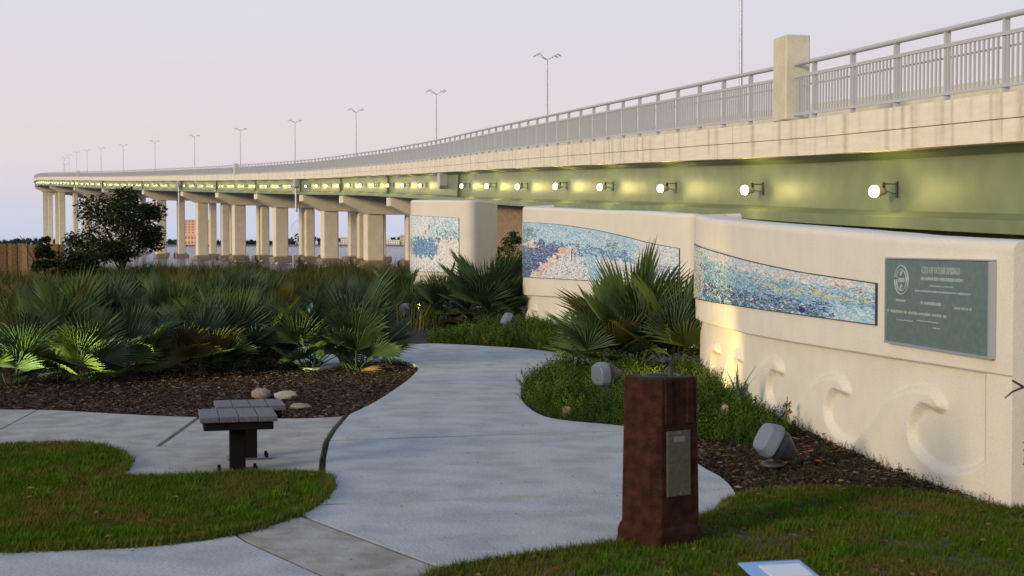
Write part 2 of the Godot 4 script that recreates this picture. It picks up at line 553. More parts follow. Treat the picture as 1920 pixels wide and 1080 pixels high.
func sweep(b: MB, s0: float, s1: float, step: float, sec: Array, caps := true) -> void:
	# sec: Vector2(off, h) outline, anticlockwise with inward to the right
	var nst := maxi(1, int(ceil((s1 - s0) / step)))
	var rows := []
	for i in nst + 1:
		var s := lerpf(s0, s1, float(i) / nst)
		var row := PackedVector3Array()
		for q in sec:
			row.push_back(bp(s, q.x, q.y))
		rows.push_back(row)
	for i in nst:
		var sa := lerpf(s0, s1, float(i) / nst)
		var sb := lerpf(s0, s1, float(i + 1) / nst)
		for k in sec.size():
			var j := (k + 1) % sec.size()
			var va: float = -sec[k].y
			var vb: float = -sec[j].y
			b.quad(rows[i][k], rows[i][j], rows[i + 1][j], rows[i + 1][k], Vector2(sa, va), Vector2(sa, vb), Vector2(sb, vb), Vector2(sb, va))
	if caps:
		for k in range(1, sec.size() - 1):
			b.tri(rows[0][0], rows[0][k + 1], rows[0][k])
			b.tri(rows[-1][0], rows[-1][k], rows[-1][k + 1])

func rect(o0: float, o1: float, h0: float, h1: float) -> Array:
	return [Vector2(o0, h0), Vector2(o1, h0), Vector2(o1, h1), Vector2(o0, h1)]

# weathered concrete with run-off streaks below the rail posts
func stained() -> StandardMaterial3D:
	var w := 1024
	var h := 128
	var img := Image.create(w, h, false, Image.FORMAT_RGB8)
	var f := FastNoiseLite.new()
	f.seed = 31
	f.frequency = 0.02
	var g := FastNoiseLite.new()
	g.seed = 32
	g.frequency = 0.15
	var dark := PackedFloat32Array()
	var long := PackedFloat32Array()
	dark.resize(w); long.resize(w)
	var r := RandomNumberGenerator.new()
	r.seed = 4
	for k in 70:
		var x0 := r.randi_range(0, w - 1)
		var wid := r.randi_range(2, 9)
		var amt := pow(r.randf(), 1.8) * 0.5 + 0.05
		var ln := r.randf_range(0.3, 1.5)
		for q in range(-wid, wid + 1):
			var at := (x0 + q + w) % w
			dark[at] = maxf(dark[at], amt * (1.0 - absf(q) / (wid + 1.0)))
			long[at] = maxf(long[at], ln)
	for y in h:
		for x in w:
			var v := f.get_noise_2d(x * 0.6, y * 2.0) * 0.10
			var gr := g.get_noise_2d(x * 1.5, y * 0.25)
			var t := float(y) / h
			var d := dark[x] * clampf((long[x] - t) / 0.45, 0, 1) * (0.8 + 0.5 * gr)
			d = clampf(d, 0, 0.75)
			var c := Vector3(0.78, 0.72, 0.58) * (1.0 + v + 0.05 * gr)
			c = c.lerp(Vector3(0.16, 0.13, 0.10), d)
			img.set_pixel(x, y, lin(c.x, c.y, c.z))
	var m := StandardMaterial3D.new()
	m.albedo_texture = ImageTexture.create_from_image(img)
	m.uv1_scale = Vector3(1.0 / 23.0, 1.0 / 0.88, 1)
	m.uv1_offset = Vector3(0, 0.865 / 0.88, 0)
	m.roughness = 0.9
	return m

func build_bridge() -> void:
	var bridge := thing("road_bridge", Vector3.ZERO, "long cream concrete road bridge with green side girder climbing over the bay", "bridge")
	var stain := stained()
	var END := 700.0
	# fascia panels above, slab edge below, a groove between
	var s := 3.0
	while s < 600.0:
		var l := 2.12
		var b := MB.new()
		sweep(b, s + 0.006, s + l - 0.006, 3.0, rect(0.0, 0.5, 0.41, 0.85))
		part("fascia_panel", b, stain, bridge)
		s += l
	s = 3.0
	while s < 690.0:
		var l := 6.36
		var b := MB.new()
		sweep(b, s + 0.006, s + l - 0.006, 3.2, rect(0.015, 0.6, 0.0, 0.395))
		part("slab_edge", b, stain, bridge)
		s += l
	var deck := MB.new()
	sweep(deck, 3.0, 900.0, 6.0, rect(0.45, 22.6, 0.05, 0.5))
	part("deck", deck, M.concrete, bridge)
	# girders: web set back under the overhang, sloped bottom flange
	var spans := [3.0, 86.0, 121.0, 148.5, 172.6, 201.6, 229.5, 258.0, 298.0, 353.0, 403.0, 473.0, 572.0, 680.0]
	for g in 5:
		for i in spans.size() - 1:
			var a: float = spans[i] + 0.02
			var e: float = spans[i + 1] - 0.02
			var b := MB.new()
			var n := maxi(2, int((e - a) / 5.0))
			var o := 0.62 + g * 5.0
			var w := -1.0 if g == 4 else 1.0
			for k in n:
				var sa := lerpf(a, e, float(k) / n)
				var sb := lerpf(a, e, float(k + 1) / n)
				var ra := PackedVector3Array()
				var rb := PackedVector3Array()
				for q in [[sa, ra], [sb, rb]]:
					var dd := girder_depth(q[0])
					for pt in [Vector2(o - 0.14, 0.0), Vector2(o - 0.14, -0.07), Vector2(o, -0.16), Vector2(o, -dd + 0.36), Vector2(o - 0.24, -dd + 0.24), Vector2(o - 0.24, -dd), Vector2(o + 0.52, -dd), Vector2(o + 0.52, -dd + 0.24), Vector2(o + 0.28, -dd + 0.36), Vector2(o + 0.28, 0.0)]:
						q[1].push_back(bp(q[0], pt.x, pt.y))
				for j in ra.size():
					var j2 := (j + 1) % ra.size()
					b.quad(ra[j], ra[j2], rb[j2], rb[j])
				if k == 0 or k == n - 1:
					var rr := ra if k == 0 else rb
					for j in range(1, rr.size() - 1):
						b.tri(rr[0], rr[j + 1], rr[j])
			part("girder" if g == 0 else "inner_girder", b, M.green, bridge)
	# splice plates on the web at the girder joints
	for q in [86.0]:
		var b := MB.new()
		sweep(b, q - 0.28, q + 0.28, 1.0, rect(0.585, 0.66, -girder_depth(q) + 0.42, -0.22))
		part("splice_plate", b, M.green, bridge)
	# abutment wall behind the mural walls
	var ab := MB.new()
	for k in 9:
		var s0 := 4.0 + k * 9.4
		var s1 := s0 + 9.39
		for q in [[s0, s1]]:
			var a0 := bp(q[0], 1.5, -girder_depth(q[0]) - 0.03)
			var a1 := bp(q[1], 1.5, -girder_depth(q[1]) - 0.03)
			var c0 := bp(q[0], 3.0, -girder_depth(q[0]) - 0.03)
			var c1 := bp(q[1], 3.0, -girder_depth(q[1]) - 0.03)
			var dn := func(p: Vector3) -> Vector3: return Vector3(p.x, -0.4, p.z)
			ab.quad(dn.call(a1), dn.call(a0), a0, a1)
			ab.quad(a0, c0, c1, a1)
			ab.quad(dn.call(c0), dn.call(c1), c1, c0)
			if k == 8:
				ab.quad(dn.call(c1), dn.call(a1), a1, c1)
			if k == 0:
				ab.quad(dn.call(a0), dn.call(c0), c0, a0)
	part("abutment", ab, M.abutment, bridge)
	# piers
	for ps in [121.0, 148.5, 172.6, 201.6, 229.5, 258.0, 298.0, 353.0, 403.0, 473.0, 572.0, 680.0]:
		var pier := Node3D.new()
		pier.name = "pier"
		bridge.add_child(pier, true)
		var org := bp(ps, 0, 0)
		pier.position = Vector3(org.x, 0, org.z)
		pier.basis = bbasis(ps)
		var top: float = deck_y(ps) - girder_depth(ps) - 0.06
		var capb := MB.new()
		var o0 := 0.55
		var o1 := 22.2
		var outline := [Vector2(o0, top), Vector2(o0, top - 0.75), Vector2(3.1, top - 1.95), Vector2(19.8, top - 1.95), Vector2(o1, top - 0.75), Vector2(o1, top)]
		var hw := 1.15
		for k in outline.size():
			var a: Vector2 = outline[k]
			var c: Vector2 = outline[(k + 1) % outline.size()]
			capb.quad(Vector3(a.x, a.y, -hw), Vector3(a.x, a.y, hw), Vector3(c.x, c.y, hw), Vector3(c.x, c.y, -hw))
		for k in range(1, outline.size() - 1):
			for z in [hw, -hw]:
				var a: Vector2 = outline[0]
				var c: Vector2 = outline[k]
				var d: Vector2 = outline[k + 1]
				if z > 0: capb.tri(Vector3(a.x, a.y, z), Vector3(c.x, c.y, z), Vector3(d.x, d.y, z))
				else: capb.tri(Vector3(a.x, a.y, z), Vector3(d.x, d.y, z), Vector3(c.x, c.y, z))
		part("cap", capb, M.pier, pier)
		for g in 5:
			var bear := MB.new()
			bear.box(Vector3(0.76 + g * 5.0, top + 0.03, 0), Vector3(0.6, 0.07, 0.9))
			part("bearing", bear, M.darkmetal, pier)
		var foot_y := -0.1 if ps < 240 else -0.35
		for co in [4.05, 8.2, 14.7, 18.8]:
			var colm := MB.new()
			var h := top - 1.9 - foot_y
			colm.box(Vector3(co, foot_y + h * 0.5, 0), Vector3(1.9 if co < 5.0 else 1.35, h, 1.8 if co < 5.0 else 1.35), Basis.IDENTITY, 0.12)
			part("column", colm, M.pier, pier)
		for co in [4.05, 8.2, 14.7, 18.8]:
			var ft := MB.new()
			ft.box(Vector3(co, foot_y - 0.45, 0), Vector3(2.6, 0.9, 3.0), Basis.IDENTITY, 0.1)
			part("footing", ft, M.footing, pier)
			for pz in [-1.2, 1.2]:
				var pl := MB.new()
				pl.tube([Vector3(co - 0.8, foot_y - 3.2, pz), Vector3(co - 0.8, foot_y - 0.7, pz)], [0.35, 0.35], 8)
				part("pile", pl, M.pier, pier)
	# expansion joints with hoppers and downpipes
	for js in [92.0, 174.5, 259.5]:
		var b := MB.new()
		var c := bp(js, 0.33, -0.55)
		var bs := bbasis(js)
		var ring := []
		for lv in [[-0.55, 0.22, 0.3], [-0.35, 0.26, 0.55], [0.5, 0.28, 0.6]]:
			var rg := PackedVector3Array()
			for cn in [[1, 1], [-1, 1], [-1, -1], [1, -1]]:
				rg.push_back(c + bs * Vector3(cn[0] * lv[1], lv[0], cn[1] * lv[2]))
			ring.push_back(rg)
		b.loft(ring)
		part("drain_hopper", b, M.steel, bridge)
		if js > 100:
			var pb := MB.new()
			var p0 := bp(js, 0.33, -1.05)
			pb.tube([p0, p0 + Vector3(0, -3.0, 0)], [0.16, 0.16], 8)
			part("downpipe", pb, M.steel, bridge)
	# pilasters through the parapet
	for q in [30.3, 214.0, 392.0]:
		var b := MB.new()
		var c := bp(q, 0.28, 0)
		var ht := 2.55 if q < 100 else 2.1
		b.box(Vector3(c.x, deck_y(q) + 0.855 + ht / 2 - 0.25, c.z), Vector3(0.62, ht - 0.5, 0.85), bbasis(q), 0.03)
		part("pilaster", b, M.concrete, bridge)
	# inner barrier beyond the footway
	var ib := MB.new()
	sweep(ib, 3.0, 640.0, 5.0, rect(4.2, 4.6, 0.5, 1.78))
	part("traffic_barrier", ib, M.concrete, bridge)
	var ib2 := MB.new()
	sweep(ib2, 3.0, 640.0, 5.0, rect(22.2, 22.6, 0.5, 1.5))
	part("traffic_barrier", ib2, M.concrete, bridge)
	# railing
	var rail := Node3D.new()
	rail.name = "railing"
	bridge.add_child(rail)
	var RO := 0.22
	var tr := MB.new()
	var prev := []
	var pts := []
	var rad := []
	s = 3.0
	while s < 690.0:
		pts.push_back(bp(s, RO, 0.85 + 1.36)); rad.push_back(0.055)
		s += 2.12 if s < 300 else 6.36
	tr.tube(pts, rad, 8)
	part("top_rail", tr, M.rail, rail)
	for hh in [[1.02, 1.09], [0.12, 0.185]]:
		var rb := MB.new()
		sweep(rb, 3.0, 690.0, 2.12, rect(RO - 0.055, RO - 0.005, 0.85 + hh[0], 0.85 + hh[1]))
		part("panel_rail", rb, M.rail, rail)
	var gr := MB.new()
	pts = []; rad = []
	s = 3.0
	while s < 300.0:
		pts.push_back(bp(s, RO + 0.16, 0.85 + 0.86)); rad.push_back(0.022)
		s += 2.12
	gr.tube(pts, rad, 6)
	part("hand_rail", gr, M.rail, rail)
	var pm := MB.new()
	pm.box(Vector3(0, 0.66, 0), Vector3(0.11, 1.33, 0.075))
	pm.box(Vector3(0, 0.012, 0), Vector3(0.2, 0.024, 0.17))
	var post_mesh := pm.mesh()
	var bm := MB.new()
	bm.box(Vector3(0, 0.6, 0), Vector3(0.036, 0.83, 0.036))
	var bal_mesh := bm.mesh()
	var rest := MB.new()
	var count := 0
	s = 3.35
	var posts := 0
	while s < 640.0:
		if absf(s - 30.3) > 0.35:
			part("post", post_mesh, M.rail, rail, Transform3D(bbasis(s), bp(s, RO + 0.03, 0.85)))
			posts += 1
		for k in range(1, 13):
			var q := s + k * 2.12 / 13.0
			if q > 640 or (absf(q - 30.3) < 0.5):
				continue
			if count < 300 and q > 13.5:
				part("baluster", bal_mesh, M.rail, rail, Transform3D(bbasis(q), bp(q, RO - 0.03, 0.85)))
				count += 1
			elif q < 420:
				rest.box(bp(q, RO - 0.03, 0.85 + 0.6), Vector3(0.03, 0.83, 0.03), bbasis(q))
			elif k % 2 == 0:
				rest.box(bp(q, RO - 0.03, 0.85 + 0.6), Vector3(0.03, 0.83, 0.06), bbasis(q))
		s += 2.12
	var ro := part("baluster_row", rest, M.rail, rail)
	ro.set_meta("kind", "stuff")
	# lamps along the girder
	var lamp: Node3D = null
	var spots := [10.2, 17.6, 25.2, 33.0, 40.65, 48.4, 56.05, 64.5, 73.1, 82.2, 101.0, 110.0, 118.3, 127.0, 134.5, 141.6, 148.0, 154.7, 160.8, 167.3]
	s = 177.5
	while s < 545.0:
		if absf(s - 259.5) > 2.5:
			spots.push_back(s)
		s += 7.6 if s < 260 else 9.4
	for q in spots:
		if lamp == null:
			lamp = thing("girder_lamp", Vector3.ZERO, "round lit flood lamp on an arm bracket on the green girder", "lamp", "lit lamps along the green girder")
			var pb := MB.new()
			pb.box(Vector3(-0.012, -0.02, 0), Vector3(0.024, 0.34, 0.07))
			part("wall_plate", pb, M.darkmetal, lamp)
			var arm := MB.new()
			arm.tube([Vector3(-0.02, 0.1, 0), Vector3(-0.3, 0.1, 0)], [0.014, 0.014], 6)
			arm.tube([Vector3(-0.02, -0.11, 0), Vector3(-0.26, -0.05, 0)], [0.01, 0.01], 6)
			arm.box(Vector3(-0.3, 0.06, 0), Vector3(0.06, 0.14, 0.03))
			part("arm", arm, M.darkmetal, lamp)
			var hx := Transform3D(Basis(Vector3(0, 1, 0), Vector3(-1, 0, 0), Vector3(0, 0, 1)), Vector3(-0.26, -0.06, 0))
			var hs := MB.new()
			hs.lathe([Vector2(0.0, 0), Vector2(0.06, 0), Vector2(0.075, 0.05), Vector2(0.105, 0.12), Vector2(0.112, 0.2), Vector2(0.1, 0.205)], hx, 16)
			part("housing", hs, plain(lin(0.45, 0.40, 0.32), 0.5), lamp)
			var bu := MB.new()
			bu.lathe([Vector2(0.098, 0.18), Vector2(0.125, 0.21), Vector2(0.13, 0.26), Vector2(0.11, 0.32), Vector2(0.06, 0.355), Vector2(0.0, 0.365)], hx, 16)
			part("bulb", bu, M.bulb, lamp)
			var ol := OmniLight3D.new()
			ol.name = "lamp_glow"
			ol.light_color = Color(1.0, 0.9, 0.52)
			ol.light_energy = 1.9
			ol.light_size = 0.08
			ol.omni_range = 40.0
			ol.omni_attenuation = 2.0
			ol.shadow_enabled = true
			lamp.add_child(ol)
			ol.position = Vector3(-0.5, -0.06, 0)
			lamp.position = bp(q, 0.6, -0.84)
			lamp.basis = bbasis(q)
			continue
		var d: Node3D = lamp.duplicate()
		d.name = numbered("girder_lamp")
		add_child(d)
		d.position = bp(q, 0.6, -0.84 if q > 60 else -0.84 + 0.06)
		d.basis = bbasis(q)

# ---------------------------------------------------------------- mural walls
func spline(P: Array, step := 0.05) -> Array:
	# P: [Vector2(x, d), top, ledge]; returns evenly spaced samples [pos(x, z), top, ledge, s, normal]
	var out := []
	var s := 0.0
	for i in P.size() - 1:
		var a: Vector2 = P[maxi(i - 1, 0)][0] if i > 0 else 2 * P[0][0] - P[1][0]
		var d: Vector2 = P[i + 2][0] if i + 2 < P.size() else 2 * P[i + 1][0] - P[i][0]
		var n := maxi(2, int(P[i][0].distance_to(P[i + 1][0]) / step))
		for k in n + (1 if i == P.size() - 2 else 0):
			var t := float(k) / n
			var q: Vector2 = (P[i][0] as Vector2).cubic_interpolate(P[i + 1][0], a, d, t)
			q = Vector2(q.x, -q.y)
			if out.size():
				s += q.distance_to(out[-1][0])
			out.push_back([q, lerpf(P[i][1], P[i + 1][1], t), lerpf(P[i][2], P[i + 1][2], t), s, Vector2.ZERO])
	for i in out.size():
		var t: Vector2 = (out[mini(i + 1, out.size() - 1)][0] - out[maxi(i - 1, 0)][0]).normalized()
		out[i][4] = Vector2(-t.y, t.x)
	return out

func wpt(c: Array, off: float, y: float) -> Vector3:
	var q: Vector2 = c[0] + c[4] * off
	return Vector3(q.x, y, q.y)

func sample_at(col: Array, s: float) -> Array:
	var lo := 0
	var hi := col.size() - 1
	while hi - lo > 1:
		var m := (lo + hi) / 2
		if col[m][3] <= s: lo = m
		else: hi = m
	var t := clampf((s - col[lo][3]) / maxf(col[hi][3] - col[lo][3], 1e-5), 0, 1)
	return [col[lo][0].lerp(col[hi][0], t), lerpf(col[lo][1], col[hi][1], t), lerpf(col[lo][2], col[hi][2], t), s, (col[lo][4] as Vector2).lerp(col[hi][4], t).normalized()]

func wave_wall(P: Array, hooks: Array, pil: float, thick: float, label: String) -> Array:
	var col := spline(P)
	var org := Vector3(col[0][0].x, 0, col[0][0].y)
	var o := thing("mural_wall", org, label, "wall")
	var S: float = col[-1][3]
	# wave outline in (s, y)
	var shape := [Vector2(-1.55, 0.06), Vector2(-1.25, 0.22), Vector2(-1.0, 0.38), Vector2(-0.7, 0.48), Vector2(-0.4, 0.535), Vector2(-0.15, 0.52), Vector2(0.0, 0.44), Vector2(-0.1, 0.40), Vector2(-0.3, 0.41), Vector2(-0.45, 0.33), Vector2(-0.52, 0.2), Vector2(-0.45, 0.1), Vector2(-0.25, 0.025), Vector2(0.0, 0.0), Vector2(0.2, 0.012)]
	var line := PackedVector2Array()
	for h in hooks:
		# h: [s, base y, height scale, period]
		for q in shape:
			line.push_back(Vector2(h[0] + q.x * h[3] / 1.96, h[1] + q.y * h[2]))
	if hooks.size():
		for q in [Vector2(0.41, 0.06), Vector2(0.6, 0.15), Vector2(0.78, 0.28), Vector2(1.0, 0.40)]:
			line.push_back(Vector2(hooks[-1][0] + q.x, hooks[-1][1] + q.y))
	var fine := PackedVector2Array()
	for i in line.size() - 1:
		var a := line[maxi(i - 1, 0)]
		var d := line[mini(i + 2, line.size() - 1)]
		for k in 3:
			fine.push_back(line[i].cubic_interpolate(line[i + 1], a, d, k / 3.0))
	var body := fine.duplicate()
	if fine.size():
		var lst := fine[-1]
		body.push_back(lst); body.push_back(Vector2(lst.x + 0.6, lst.y)); body.push_back(Vector2(lst.x + 0.6, -1)); body.push_back(Vector2(fine[0].x - 0.3, -1)); body.push_back(Vector2(fine[0].x - 0.3, fine[0].y))
	# lower face: height field with the wave standing proud
	var NY := 44
	var sstep := 0.022
	var NS := int(S / sstep)
	var rows := []
	for iy in NY + 1:
		rows.push_back(PackedVector3Array())
	for k in NS + 1:
		var s := S * k / NS
		var c := sample_at(col, s)
		var near := PackedVector2Array()
		for i in fine.size() - 1:
			if absf(fine[i].x - s) < 0.12 or absf(fine[i + 1].x - s) < 0.12:
				near.push_back(fine[i]); near.push_back(fine[i + 1])
		for iy in NY + 1:
			var y := lerpf(-0.12, c[2], float(iy) / NY)
			var off := 0.0
			if s > pil:
				off = 0.06 * smoothstep(pil, pil + 0.02, s)
			elif fine.size():
				var p := Vector2(s, y)
				var dd := 0.1
				for i in range(0, near.size(), 2):
					dd = minf(dd, p.distance_to(Geometry2D.get_closest_point_to_segment(p, near[i], near[i + 1])))
				var sd := dd if Geometry2D.is_point_in_polygon(p, body) else -dd
				off = 0.058 * smoothstep(-0.017, 0.017, sd)
			rows[iy].push_back(wpt(c, off, y) - org)
	var low := MB.new()
	low.grid(rows)
	part("wave_relief_base", low, M.wall, o)
	# upper band: ledge, face, rounded coping, back; swept as one closed outline
	var up := []
	for k in col.size():
		var c: Array = col[k]
		var row := PackedVector3Array()
		var T: float = c[1]
		var L: float = c[2]
		var f := 0.062
		row.push_back(wpt(c, -thick, -0.12) - org)
		row.push_back(wpt(c, -0.02, L + 0.004) - org)
		row.push_back(wpt(c, f - 0.008, L) - org)
		row.push_back(wpt(c, f, L + 0.01) - org)
		row.push_back(wpt(c, f, lerpf(L, T, 0.5)) - org)
		row.push_back(wpt(c, f, T - 0.07) - org)
		for a in 7:
			var an := PI / 2 * a / 6.0
			row.push_back(wpt(c, f - 0.06 + 0.06 * cos(an), T - 0.06 + 0.06 * sin(an)) - org)
		for a in 5:
			var an := PI / 2 * a / 4.0
			row.push_back(wpt(c, -thick + 0.06 - 0.06 * sin(an), T - 0.06 + 0.06 * cos(an)) - org)
		row.push_back(wpt(c, -thick, -0.12) - org)
		up.push_back(row)
	var ub := MB.new()
	# split into bands so the ledge corner stays crisp
	var bands := [[1, 2], [2, 3], [3, 5], [5, 12], [12, 16], [16, 18]]
	for bd in bands:
		var rws := []
		for j in range(bd[0], mini(bd[1], 18) + 1):
			if j >= up[0].size():
				break
			var rr := PackedVector3Array()
			for k in up.size():
				rr.push_back(up[k][j])
			rws.push_back(rr)
		if rws.size() > 1:
			ub.grid(rws)
	for e in [0, up.size() - 1]:
		var ring: PackedVector3Array = up[e]
		var outline := [Vector3(ring[0].x, -0.12, ring[0].z), Vector3(ring[4].x, -0.12, ring[4].z)]
		for j in range(3, ring.size() - 1):
			outline.push_back(ring[j])
		for j in range(1, outline.size() - 1):
			if e == 0: ub.tri(outline[0], outline[j + 1], outline[j])
			else: ub.tri(outline[0], outline[j], outline[j + 1])
	part("upper_band", ub, M.wall, o)
	return col

func hue(c: Vector3, r: RandomNumberGenerator, j: float) -> Color:
	var k := 1.0 + r.randf_range(-j, j)
	return lin(clampf(c.x * k + r.randf_range(-j, j) * 0.06, 0.01, 0.85), clampf(c.y * k + r.randf_range(-j, j) * 0.06, 0.01, 0.85), clampf(c.z * k + r.randf_range(-j, j) * 0.06, 0.01, 0.85))

const WHITE := Vector3(0.80, 0.81, 0.84)
const SKYB := Vector3(0.36, 0.60, 0.80)
const AQUA := Vector3(0.16, 0.46, 0.60)
const NAVY := Vector3(0.02, 0.035, 0.16)
const BLUE := Vector3(0.07, 0.20, 0.48)
const PEACH := Vector3(0.66, 0.40, 0.26)
const SANDY := Vector3(0.66, 0.58, 0.50)
const TEAL := Vector3(0.05, 0.20, 0.22)
const LEAF := Vector3(0.08, 0.20, 0.10)
const YEL := Vector3(0.68, 0.60, 0.22)
const MIDB := Vector3(0.13, 0.32, 0.56)
const ORNG := Vector3(0.62, 0.22, 0.07)

var patch := 0.0
func pick(arr: Array, r: RandomNumberGenerator) -> Vector3:
	# neighbouring tiles mostly share a colour, with stray pieces between
	var k := patch * 1.9 + 0.5 + r.randf_range(-0.14, 0.14)
	if r.randf() < 0.1: k = r.randf()
	return arr[clampi(int(k * arr.size()), 0, arr.size() - 1)]

# broken-tile seaside pictures, one tile at a time
func tile_colour(which: int, u: float, v: float, r: RandomNumberGenerator, f: FastNoiseLite) -> Vector3:
	var a := f.get_noise_2d(u * 300, v * 120)
	var b := f.get_noise_2d(u * 900 + 50, v * 420)
	var u0 := u
	u += 0.10 * f.get_noise_2d(u0 * 800 + 11, v * 300 + 500) * (1.0 if which < 2 else 0.4)
	v += 0.13 * f.get_noise_2d(u0 * 900 + 700, v * 300 + 90)
	patch = f.get_noise_2d(u * (2600.0 if which else 1300.0) + 300, v * 900 + 70)
	if which == 2:
		if u < 0.16:
			return pick([YEL, WHITE, SKYB, WHITE, AQUA, SANDY, LEAF] if v < 0.55 or u < 0.08 else [AQUA, BLUE, TEAL, WHITE, YEL], r)
		if v < 0.2 + 0.05 * a:
			return pick([WHITE, WHITE, SKYB, SANDY, PEACH if r.randf() < 0.5 else WHITE, YEL if r.randf() < 0.4 else SKYB], r)
		if v < 0.36 + 0.1 * a:
			return pick([SKYB, AQUA, MIDB, MIDB, YEL if u > 0.3 and r.randf() < 0.6 else AQUA, WHITE, LEAF if r.randf() < 0.3 else SKYB], r)
		if v < 0.66 + 0.06 * b:
			if u > 0.55 and absf(v - 0.45 - 0.04 * sin(u * 30)) < 0.06:
				return pick([YEL, LEAF, AQUA, SKYB], r)
			if u < 0.32 and r.randf() < 0.4:
				return pick([TEAL, LEAF, AQUA, WHITE], r)
			return pick([BLUE, AQUA, MIDB, AQUA, MIDB, SKYB], r)
		if u > 0.86:
			return pick([SKYB, WHITE, AQUA, SKYB], r)
		return pick([NAVY, TEAL, BLUE, NAVY, TEAL, AQUA, NAVY] if b < 0.12 else [AQUA, BLUE, WHITE, MIDB], r)
	if which == 1:
		if u > 0.78:
			return pick([WHITE, SKYB, AQUA, YEL if r.randf() < 0.3 else WHITE, SANDY], r) if v < 0.5 + 0.1 * a else pick([BLUE, AQUA, WHITE, PEACH], r)
		if v < 0.34 + 0.04 * a:
			if u < 0.1 and v > 0.08 and b > -0.2:
				return pick([LEAF, TEAL, LEAF, AQUA], r)
			if u > 0.58 and u < 0.66 and v > 0.2:
				return pick([LEAF, TEAL, SKYB], r)
			return pick([AQUA, SKYB, WHITE, SKYB, MIDB, SKYB] if v > 0.06 else [SKYB, AQUA, SKYB], r)
		var edge := 0.34 - (v - 0.36) * 0.42
		if u < edge + 0.03 * b:
			if v < 0.45 and u < 0.14:
				return pick([PEACH, SANDY, WHITE], r)
			return pick([NAVY, BLUE, NAVY, NAVY, BLUE, AQUA, NAVY], r)
		if v < 0.52 and u > 0.36:
			return pick([BLUE, NAVY, AQUA, BLUE, SKYB], r)
		if u < edge + 0.07:
			return pick([PEACH, SANDY, PEACH, WHITE], r)
		if absf(u - 0.5 - (v - 0.6) * 0.1) < 0.06:
			return pick([AQUA, AQUA, WHITE, SKYB], r)
		return pick([WHITE, WHITE, SANDY, SKYB, PEACH if r.randf() < 0.4 else WHITE, BLUE if r.randf() < 0.4 else WHITE], r)
	if v < 0.4 + 0.03 * a:
		if u > 0.68 and v > 0.27:
			return pick([LEAF, TEAL, WHITE, SKYB], r)
		if u > 0.6:
			return pick([SKYB, SKYB, AQUA, WHITE], r)
		return pick([WHITE, SKYB, WHITE, SKYB, PEACH if r.randf() < 0.25 else WHITE], r)
	if u < 0.7 and v < 0.76 - absf(u - 0.5) * 0.2 and u > 0.1:
		return pick([BLUE, AQUA, NAVY, MIDB, BLUE, TEAL, WHITE if u < 0.3 else BLUE], r)
	if u < 0.1:
		return pick([WHITE, SKYB, YEL if r.randf() < 0.5 else WHITE, PEACH if r.randf() < 0.4 else SKYB], r)
	return pick([WHITE, SANDY, PEACH, WHITE, SKYB, SANDY, BLUE if v > 0.9 else WHITE], r)

func mosaic_mat(which: int, w: int, h: int) -> StandardMaterial3D:
	var img := Image.create(w, h, false, Image.FORMAT_RGB8)
	img.fill(lin(0.55, 0.56, 0.58))
	var r := RandomNumberGenerator.new()
	r.seed = 70 + which
	var f := FastNoiseLite.new()
	f.seed = which
	f.frequency = 0.02
	var y := 0
	while y < h:
		var th := r.randi_range(5, 9)
		var x := -r.randi_range(0, 6)
		while x < w:
			var tw := r.randi_range(4, 12)
			var jy := r.randi_range(-2, 2)
			img.fill_rect(Rect2i(x, y + jy, tw - 1, th - 1 + r.randi_range(0, 2)), hue(tile_colour(which, (x + tw * 0.5) / w, (y + th * 0.5) / h, r, f), r, 0.22))
			x += tw
		y += th
	# odd bright pieces: fish, reeds, birds
	var marks := []
	if which == 2:
		marks = [[0.13, 0.62, ORNG, 12, 26], [0.15, 0.7, ORNG, 10, 16], [0.28, 0.45, PEACH, 10, 18], [0.31, 0.52, YEL, 8, 24], [0.35, 0.6, SANDY, 8, 30], [0.38, 0.66, YEL, 26, 6], [0.57, 0.42, ORNG, 26, 12], [0.575, 0.55, ORNG, 16, 12], [0.66, 0.16, YEL, 22, 22], [0.88, 0.14, ORNG, 20, 18], [0.955, 0.18, ORNG, 12, 16], [0.46, 0.18, WHITE, 40, 20], [0.76, 0.2, WHITE, 46, 16], [0.75, 0.83, NAVY, 34, 40], [0.45, 0.25, YEL, 40, 8]]
	elif which == 1:
		marks = [[0.17, 0.55, WHITE, 8, 12], [0.18, 0.56, ORNG, 5, 8], [0.37, 0.45, NAVY, 4, 90], [0.39, 0.5, TEAL, 4, 100], [0.42, 0.45, NAVY, 5, 40], [0.52, 0.5, NAVY, 20, 8], [0.46, 0.68, NAVY, 8, 14], [0.545, 0.55, WHITE, 10, 50], [0.9, 0.45, PEACH, 8, 60]]
	else:
		marks = [[0.27, 0.45, TEAL, 6, 130], [0.33, 0.5, LEAF, 5, 120], [0.24, 0.4, TEAL, 60, 5], [0.5, 0.25, Vector3(0.3, 0.12, 0.12), 14, 34], [0.56, 0.15, Vector3(0.3, 0.2, 0.15), 12, 40]]
	for q in marks:
		for k in 3:
			img.fill_rect(Rect2i(int(q[0] * w) + r.randi_range(-3, 3), int(q[1] * h) + r.randi_range(-4, 4), int(q[3] * r.randf_range(0.5, 1.0)), int(q[4] * r.randf_range(0.6, 1.0))), hue(q[2], r, 0.15))
	var m := StandardMaterial3D.new()
	m.albedo_texture = ImageTexture.create_from_image(img)
	m.roughness = 0.35
	m.texture_repeat = false
	return m

